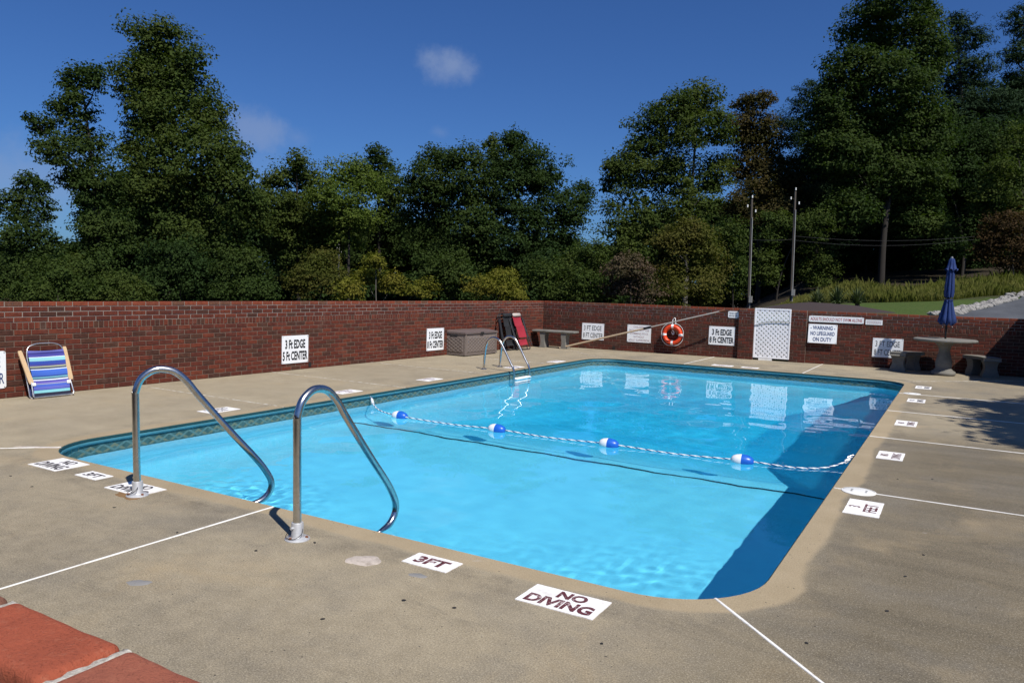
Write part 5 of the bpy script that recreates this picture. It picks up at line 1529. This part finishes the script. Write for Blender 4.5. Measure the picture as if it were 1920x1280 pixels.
for sgn, x0, x1, v0, v1, w0, w1 in ((-1, -.245, -.315, .20, .66, .01, -.02), (1, .262, .262, .22, .69, .01, -.02)):
    a, c = Q(x0, v0, w0), Q(x1, v1, w1)
    d_ = (c - a); L = d_.length; d_.normalize()
    s1 = Vector((1, 0, 0)); s1 = (s1 - d_ * s1.dot(d_)).normalized(); s2 = d_.cross(s1)
    b = MB()
    prof = [(-.5, .024), (-.42, .030), (0, .028), (.42, .026), (.5, .020)]
    vs_ = []
    for q, hw in prof:
        for su, sv in ((-1, -1), (1, -1), (1, 1), (-1, 1)): vs_.append(a + d_ * L * (q + .5) + s1 * hw * su + s2 * .009 * sv)
    b.add(vs_, [(3, 2, 1, 0), (16, 17, 18, 19)] + [(i * 4 + j2, i * 4 + (j2 + 1) % 4, i * 4 + 4 + (j2 + 1) % 4, i * 4 + 4 + j2) for i in range(4) for j2 in range(4)])
    b.build('armrest', M['arm_wood'], root)
    b = MB(); b.tube([Q(sgn * .25, .22, .02), Q(sgn * .262, .03, .035)], .009, 8); b.build('arm_strut', M['aluminium'], root, 60)
    b = MB(); b.cbox((0, 0, 0), (.05, .016, .045), .004); o = b.build('hinge', M['white_plastic'], root); o.location = Q(sgn * .225, .19, .022); o.rotation_euler = (-lean, 0, 0)
b = MB(); b.tube(fillet([Q(-.262, .05, .035), Q(-.255, .012, .035), Q(.25, .012, .035), Q(.262, .05, .035)], .03, 4), .0085, 10); b.build('foot_bar', M['aluminium'], root, 60)
root.scale = (.93, .93, .93)

for o in RECV: o.cycles.is_caustics_receiver = True
for nm in ('liner_wall', 'liner_floor', 'floor_line', 'printed_border'): bpy.data.objects[nm].cycles.is_caustics_receiver = True
for o in list(bpy.data.objects):
    if o.name.startswith(('strand', 'white_half', 'blue_half', 'step')): o.cycles.is_caustics_receiver = True

# ---------------------------------------------------------------- pool house just beyond the picture edge (its shadow falls on the wall)
HX0, HX1, HY0, HY1, HZ = 1.77, 4.5, 16.21, 18.62, 2.36
house = empty('pool_house', ((HX0 + HX1) / 2, (HY0 + HY1) / 2, 0), 0, 'small flat roofed pool house whose shadow falls beside the stone table', 'building')
def hb(name, c, d, mt, par=house):
    b = MB(); b.box((c[0] - (HX0 + HX1) / 2, c[1] - (HY0 + HY1) / 2, c[2]), d); return b.build(name, M[mt], par)
hb('wall', ((HX0 + HX1) / 2 + .05, (HY0 + HY1) / 2 + .02, 1.12), (HX1 - HX0 - .1, HY1 - HY0 - .04, 2.24), 'siding')
for k in range(int((HX1 - HX0) / .24)):
    hb('siding_board', (HX0 + .16 + k * .24, HY0 + .03, 1.12), (.228, .02, 2.22), 'siding')
hb('roof', ((HX0 + HX1) / 2, (HY0 + HY1) / 2, 2.30), (HX1 - HX0, HY1 - HY0, .12), 'roofing')
dr = hb('door', (HX0 + 1.6, HY0 + .008, 1.02), (.9, .024, 2.02), 'white_plastic')
b = MB(); b.lathe([(.03, 0), (.03, .02), (.018, .03)], 12, (HX0 + 1.95 - (HX0 + HX1) / 2, HY0 - .03 - (HY0 + HY1) / 2, 1.0), 'Y'); b.build('handle', M['aluminium'], dr)

# ---------------------------------------------------------------- utility poles and wires
def upole(x, y, z1, label, mt, lean=(0, 0)):
    z0 = tz(x, y) - .1
    root = empty('utility_pole', (x, y, z0), 0, label, 'utility pole')
    b = MB(); b.tube([(0, 0, 0), (lean[0] * .5, lean[1] * .5, (z1 - z0) * .5), (lean[0], lean[1], z1 - z0)], [.075, .066, .055], 12); b.build('pole_shaft', M[mt], root, 60)
    b = MB(); b.tube([(.078, -.04, 0), (.066 + lean[0] * .8, -.06 + lean[1], (z1 - z0) * .84)], .024, 8); b.build('conduit', M['conduit'], root, 60)
    top = z1 - z0
    for k, (dx_, dz_) in enumerate(((-.20, -.35), (.22, -.62), (.02, .12))):
        b = MB(); b.lathe([(.028, -.07), (.04, -.03), (.028, 0), (.04, .03), (.028, .07)], 10, (lean[0] + dx_, lean[1], top + dz_)); b.build('insulator', M['white_plastic'], root, 40)
    b = MB(); b.box((.12, -.12, .75), (.16, .12, .34)); b.build('meter_box', M['conduit'], root)
    return root
upole(-9.70, 40.95, 6.39, 'thinner utility pole nearer the ring buoy, standing behind the wall', 'pole_wood', (-.1, .0))
upole(-7.98, 43.05, 6.97, 'taller utility pole rising behind the lattice gate with a service wire', 'pole_wood', (-.08, .0))
upole(-42.3, 45.1, 4.42, 'short grey post among the low trees behind the long wall', 'conduit')
def wire(a, c, sag, label, r_=.007):
    a, c = Vector(a), Vector(c)
    b = MB(); b.tube([(a.lerp(c, i / 16) - a) - Vector((0, 0, sag * 4 * (i / 16) * (1 - i / 16))) for i in range(17)], r_, 5)
    o = b.build('overhead_wire', M['sign_black'], None, 60); o.location = a
    return tag(o, label, 'wire')
wire((-8.0, 43.05, 4.62), (.30, 51.5, 5.12), .25, 'upper service wire running from the taller pole towards the pines')
wire((-8.0, 43.05, 4.40), (.30, 51.5, 4.95), .32, 'lower service wire just beneath the upper one')
wire((-9.75, 40.95, 4.30), (-8.0, 43.05, 4.45), .05, 'short wire linking the two utility poles')
wire((-29.48, 52.5, 2.44), (-20.99, 45.9, 2.76), .2, 'faint wire sagging behind the low yellowish tree')

# ---------------------------------------------------------------- stones along the driveway
rs = random.Random(12)
rocks = []
for v in range(5):
    rr = np.random.default_rng(v)
    b = MB(); n, m_ = 9, 6
    vs_ = []
    for i in range(m_ + 1):
        ph = PI * i / m_
        for k in range(n):
            a = 2 * PI * k / n
            q = .8 + .35 * rr.random()
            vs_.append((math.sin(ph) * math.cos(a) * q, math.sin(ph) * math.sin(a) * q * .8, math.cos(ph) * .65 * q))
    b.add(vs_, [(i * n + k, i * n + (k + 1) % n, i * n + n + (k + 1) % n, i * n + n + k) for i in range(m_) for k in range(n)])
    rocks.append(b.mesh('edge_stone', M['rock_white']))
y = 26.6; i = 0
while y < 50 and i < 130:
    for row in range(2):
        x = drive_x(y) - .05 - row * .32 + rs.uniform(-.08, .08)
        o = link('edge_stone', rocks[rs.randrange(5)])
        s_ = rs.uniform(.07, .20)
        o.location = (x, y + rs.uniform(-.1, .1), tz(x, y) + .08)
        o.scale = (s_ * 1.2, s_ * 1.1, s_ * rs.uniform(.8, 1.2)); o.rotation_euler = (rs.uniform(-.3, .3), rs.uniform(-.3, .3), rs.uniform(0, 6))
        tag(o, 'pale rough stone in the row edging the driveway', 'stone', 'edging stones along the driveway'); i += 1
    y += rs.uniform(.30, .44)

# ---------------------------------------------------------------- foliage
def leaf_quads(lobes, size, seed, style=0, density=1.0, far=.45, origin=(0, 0, 0)):
    """crowns: every lobe carries boughs, every bough carries flat leafy sprays; the side away from the pool is thinner"""
    rr = np.random.default_rng(seed)
    P_, N_, S_ = [], [], []
    away = np.array([-0.5057, 0.8627, 0.])
    for (cx, cy_, cz, rx, ry, rz_) in lobes:
        c = np.array([cx, cy_, cz]); rad = np.array([rx, ry, rz_])
        area = 4 * math.pi * ((rx * ry) ** 1.6 / 3 + (rx * rz_) ** 1.6 / 3 + (ry * rz_) ** 1.6 / 3) ** (1 / 1.6)
        mean = float(rad.mean())
        br = max(.26, min(.80, .36 * mean + .12))                 # bough radius
        nb = max(6, int(area / (br * br) * .62))
        d = rr.normal(size=(nb, 3)); d /= np.linalg.norm(d, axis=1, keepdims=True)
        t_ = rr.uniform(.60, 1.0, nb)
        t_ = np.where(rr.random(nb) < .14, rr.uniform(1.02, 1.22, nb), t_)
        keep_ = (d @ away < .25) | (rr.random(nb) < far)
        d, t_ = d[keep_], t_[keep_]; nb = len(d)
        bc = c + d * t_[:, None] * rad * (1 - .25 * br / max(rad.min(), .3))
        brr = br * rr.uniform(.65, 1.25, nb)
        nl = max(14, int(density * 40 * (br / .5) ** 2 * (.24 / size) ** 2))
        o = rr.normal(size=(nb, nl, 3)); o /= np.linalg.norm(o, axis=2, keepdims=True)
        o *= rr.random((nb, nl, 1)) ** .42
        o = o * np.array([1., 1., .80 if style == 0 else .45])
        o[:, :, 2] = np.where(o[:, :, 2] < -.12, o[:, :, 2] * .45, o[:, :, 2])
        # sprays droop outwards a little
        o[:, :, 2] -= .18 * (o[:, :, 0] ** 2 + o[:, :, 1] ** 2)
        pp = bc[:, None, :] + o * brr[:, None, None] * 1.25
        nn = rr.normal(size=(nb, nl, 3)) * .55 + d[:, None, :] * .35 + o * .6 + np.array([0, 0, .65])
        P_.append(pp.reshape(-1, 3)); N_.append(nn.reshape(-1, 3)); S_.append(np.full(nb * nl, 1.))
        # sparse coarse leaves inside close the crown
        k = int(area * 5.5)
        dd_ = rr.normal(size=(k, 3)); dd_ /= np.linalg.norm(dd_, axis=1, keepdims=True)
        P_.append(c + dd_ * (rr.random((k, 1)) ** .5) * rad * .72); N_.append(rr.normal(size=(k, 3))); S_.append(np.full(k, 1.9 if style == 0 else 2.2))
    p = np.concatenate(P_); n = np.concatenate(N_); ss = np.concatenate(S_)
    n /= np.linalg.norm(n, axis=1, keepdims=True)
    k = len(p)
    a = rr.normal(size=(k, 3)); a -= n * (a * n).sum(1, keepdims=True); a /= np.linalg.norm(a, axis=1, keepdims=True)
    bb = np.cross(n, a)
    s = (size * rr.uniform(.6, 1.15, k) * ss)[:, None]
    if style == 0:
        wq = s * .34
        q = np.stack([p - a * s * .5, p + bb * wq * .9 - a * s * .05 + n * s * .06, p + a * s * .5, p - bb * wq * .9 - a * s * .05 + n * s * .06], 1)
    else:
        wq = s * .13
        q = np.stack([p - a * s * .7, p + bb * wq, p + a * s * .7, p - bb * wq], 1)
    return q

def trunk(root, lobes, mt, r0, seed):
    rs_ = random.Random(seed)
    b = MB()
    ztop = max(l[2] for l in lobes)
    hi = max(lobes, key=lambda l: l[2])
    zmin = min(l[2] for l in lobes)
    top = Vector((hi[0] * .85, hi[1] * .85, ztop - hi[5] * .6))
    pts = [Vector((0, 0, -.4)), Vector((rs_.uniform(-.1, .1), rs_.uniform(-.1, .1), ztop * .2)), Vector((top.x * .3, top.y * .3, ztop * .5)), Vector((top.x * .7, top.y * .7, ztop * .78)), top]
    core = bez(pts, 4)
    b.tube(core, [r0 * (1 - .86 * i / (len(core) - 1)) for i in range(len(core))], 8)
    b.build('trunk', M[mt], root, 60)
    b = MB()
    for l in lobes:
        c = Vector(l[:3])
        if ztop > 6 and c.z < .45 * ztop: continue
        z_at = max(.8, c.z - max(1.0, Vector((c.x, c.y, 0)).length * .8))
        f = min(.95, z_at / ztop)
        s_ = core[min(len(core) - 1, int(f * (len(core) - 1)))]
        m_ = s_.lerp(c, .55) + Vector((0, 0, -.25))
        b.tube(bez([s_, m_, c], 4), [r0 * .34, r0 * .3, r0 * .27, r0 * .24, r0 * .2, r0 * .15, r0 * .11, r0 * .07, r0 * .04], 6)
        for q in range(3):
            e = c + Vector((rs_.uniform(-1, 1) * l[3], rs_.uniform(-1, 1) * l[4], rs_.uniform(-.6, 1) * l[5])) * .8
            b.tube([m_.lerp(c, .5), (m_.lerp(c, .5) + e) / 2 + Vector((0, 0, .1)), e], [r0 * .16, r0 * .09, r0 * .03], 5)
    b.build('limbs', M[mt], root, 60)['kind'] = 'stuff'

for i, (nm, lab, mt, ls, st, base, lobes) in enumerate(TREES):
    root = empty(nm, base, 0, lab, 'shrub' if 'shrub' in nm.split('_')[-1] else 'tree')
    root['group'] = 'trees and shrubs behind the walls'
    dens = 1.0
    q = leaf_quads(lobes, ls * .72, 100 + i, st, dens)
    me = np_mesh('crown', q, 4, M[mt])
    link('crown', me, root)
    zt = max(l[2] for l in lobes)
    trunk(root, lobes, 'bark_pale' if nm in ('pale_dogwood_tree', 'maple_tree') else 'bark', max(.04, min(.22, zt * .014)), i)

# the wood behind: four crown shapes shared by all trees of the back rows
proto = []
for v in range(4):
    rr = random.Random(40 + v)
    lobes = []
    for k in range(15):
        z = .08 + .86 * k / 14
        w = .30 * math.sin(PI * min(1, (1.10 - z) / .9)) + .05
        lobes.append((rr.uniform(-w, w) * 7, rr.uniform(-w, w) * 7, z * 10, 2.3 * (.45 + w * 2), 2.3 * (.45 + w * 2), 1.2))
    proto.append(np_mesh('crown', leaf_quads(lobes, .42, 60 + v, 0, 1.0, 1.), 4, M[['leaf_deep', 'leaf_dark', 'leaf_deep', 'leaf_mid'][v]]))
tb = MB(); tb.tube([(0, 0, -.5), (0, 0, 4), (.2, 0, 9)], [.22, .18, .05], 7); trunk_me = tb.mesh('trunk', M['bark'], 60)
for i, (x, y, z, h) in enumerate(WOOD):
    root = empty('woodland_tree', (x, y, z), i * 1.7, 'dim tree in the wood behind the front row', 'tree', 'trees of the wood behind')
    s_ = max(.45, h / 10.2)
    o = link('crown', proto[i % 4], root); o.scale = (max(.8, s_ * .8), max(.8, s_ * .8), s_)
    o = link('trunk', trunk_me, root); o.scale = (1, 1, s_)
# dense undergrowth closing the wood at eye level
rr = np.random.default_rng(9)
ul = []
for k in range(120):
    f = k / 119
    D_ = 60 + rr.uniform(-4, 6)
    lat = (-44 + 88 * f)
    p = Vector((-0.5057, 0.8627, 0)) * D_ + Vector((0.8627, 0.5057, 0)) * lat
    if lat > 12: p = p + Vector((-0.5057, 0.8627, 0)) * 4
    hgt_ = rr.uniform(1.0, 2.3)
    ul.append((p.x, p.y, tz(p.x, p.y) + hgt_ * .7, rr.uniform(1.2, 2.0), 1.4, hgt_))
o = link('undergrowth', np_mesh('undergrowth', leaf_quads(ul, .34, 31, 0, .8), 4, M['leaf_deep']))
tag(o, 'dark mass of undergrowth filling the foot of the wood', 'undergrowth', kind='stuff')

# tree beyond the picture edge that throws its ragged shadow on the deck
st_lobes = [(-.55, 1.95, 6.3, .95, .75, .5), (-.45, .0, 6.3, .9, .8, .5), (-.2, -1.1, 6.5, .8, .7, .5), (.5, .9, 6.8, 1.1, 1.5, .8), (.9, -.4, 7.0, 1.2, 1.4, .9), (.6, 2.3, 6.9, 1.0, .9, .8)]
root = empty('shade_tree', (5.6, 9.0, -.1), 0, 'tree beyond the deck edge that throws a ragged leaf shadow on the concrete', 'tree')
link('crown', np_mesh('crown', leaf_quads(st_lobes, .22, 77, 0, 1.3, 1.), 4, M['leaf_mid']), root)
trunk(root, st_lobes, 'bark', .16, 5)

# tall grass on the bank, yuccas on the mulch
rr = np.random.default_rng(5)
n = 60000
u = rr.random(n); dd = rr.random(n) ** 1.2
gx = -8.8 + u * 14.8
gy = 40.5 + (gx + 9.5) * .55 + dd * 6.5 + .8 * np.sin(gx * .7)
gz = terrain(gx, gy)
hgt = np.clip((gx + 9.2) / 2.5, .25, 1) * (.24 + .34 * rr.random(n)) * (.7 + .6 * (.5 + .5 * np.sin(gx * 1.1 + 1.7 * np.sin(gy * .8))) + .5 * (rr.random(n) < .04)) * (.75 + .35 * dd)
az = rr.random(n) * 6.28; bend = rr.uniform(.05, .40, n) * hgt; wd = rr.uniform(.006, .014, n)
ca, sa = np.cos(az), np.sin(az)
q = np.stack([np.stack([gx - sa * wd, gy + ca * wd, gz - .05], -1), np.stack([gx + sa * wd, gy - ca * wd, gz - .05], -1), np.stack([gx + ca * bend * .35 + sa * wd * .8, gy + sa * bend * .35 - ca * wd * .8, gz + hgt * .72], -1), np.stack([gx + ca * bend, gy + sa * bend, gz + hgt], -1)], 1)
o = link('tall_grass', np_mesh('tall_grass', q, 4, M['grass_tall'])); tag(o, 'tall unmown grass along the foot of the wood', 'grass', kind='stuff')
def yucca(x, y, sc_, label):
    root = empty('yucca_plant', (x, y, tz(x, y) + .1), 0, label, 'plant')
    k = 130
    az = rr.random(k) * 6.28; el = rr.uniform(.15, 1.45, k); ln = rr.uniform(.5, .75, k) * sc_
    dirs = np.stack([np.cos(az) * np.cos(el), np.sin(az) * np.cos(el), np.sin(el)], -1)
    sd_ = np.stack([-np.sin(az), np.cos(az), np.zeros(k)], -1)
    p0 = dirs * .03
    pm = dirs * ln[:, None] * .55 + np.array([0, 0, .04]); pt = dirs * ln[:, None] + np.array([0, 0, -.10]) * np.cos(el)[:, None]
    w_ = .022
    q = np.stack([p0 - sd_ * w_, p0 + sd_ * w_, pm + sd_ * w_, pm - sd_ * w_], 1)
    q2 = np.stack([pm - sd_ * w_, pm + sd_ * w_, pt + sd_ * .003, pt - sd_ * .003], 1)
    link('leaves', np_mesh('leaves', np.concatenate([q, q2]), 4, M['yucca_leaf']), root)
    b = MB(); b.lathe([(.09, -.15), (.08, .1), (.03, .16)], 8); b.build('stem', M['bark'], root, 60)
yucca(-4.25, 32.3, 1.15, 'spiky yucca in the middle of the mulch bed')
yucca(-4.95, 32.0, 1.0, 'spiky yucca at the gate end of the mulch bed')
yucca(-3.55, 32.5, 1.05, 'spiky yucca at the umbrella end of the mulch bed')
# weeds along the back of the wall
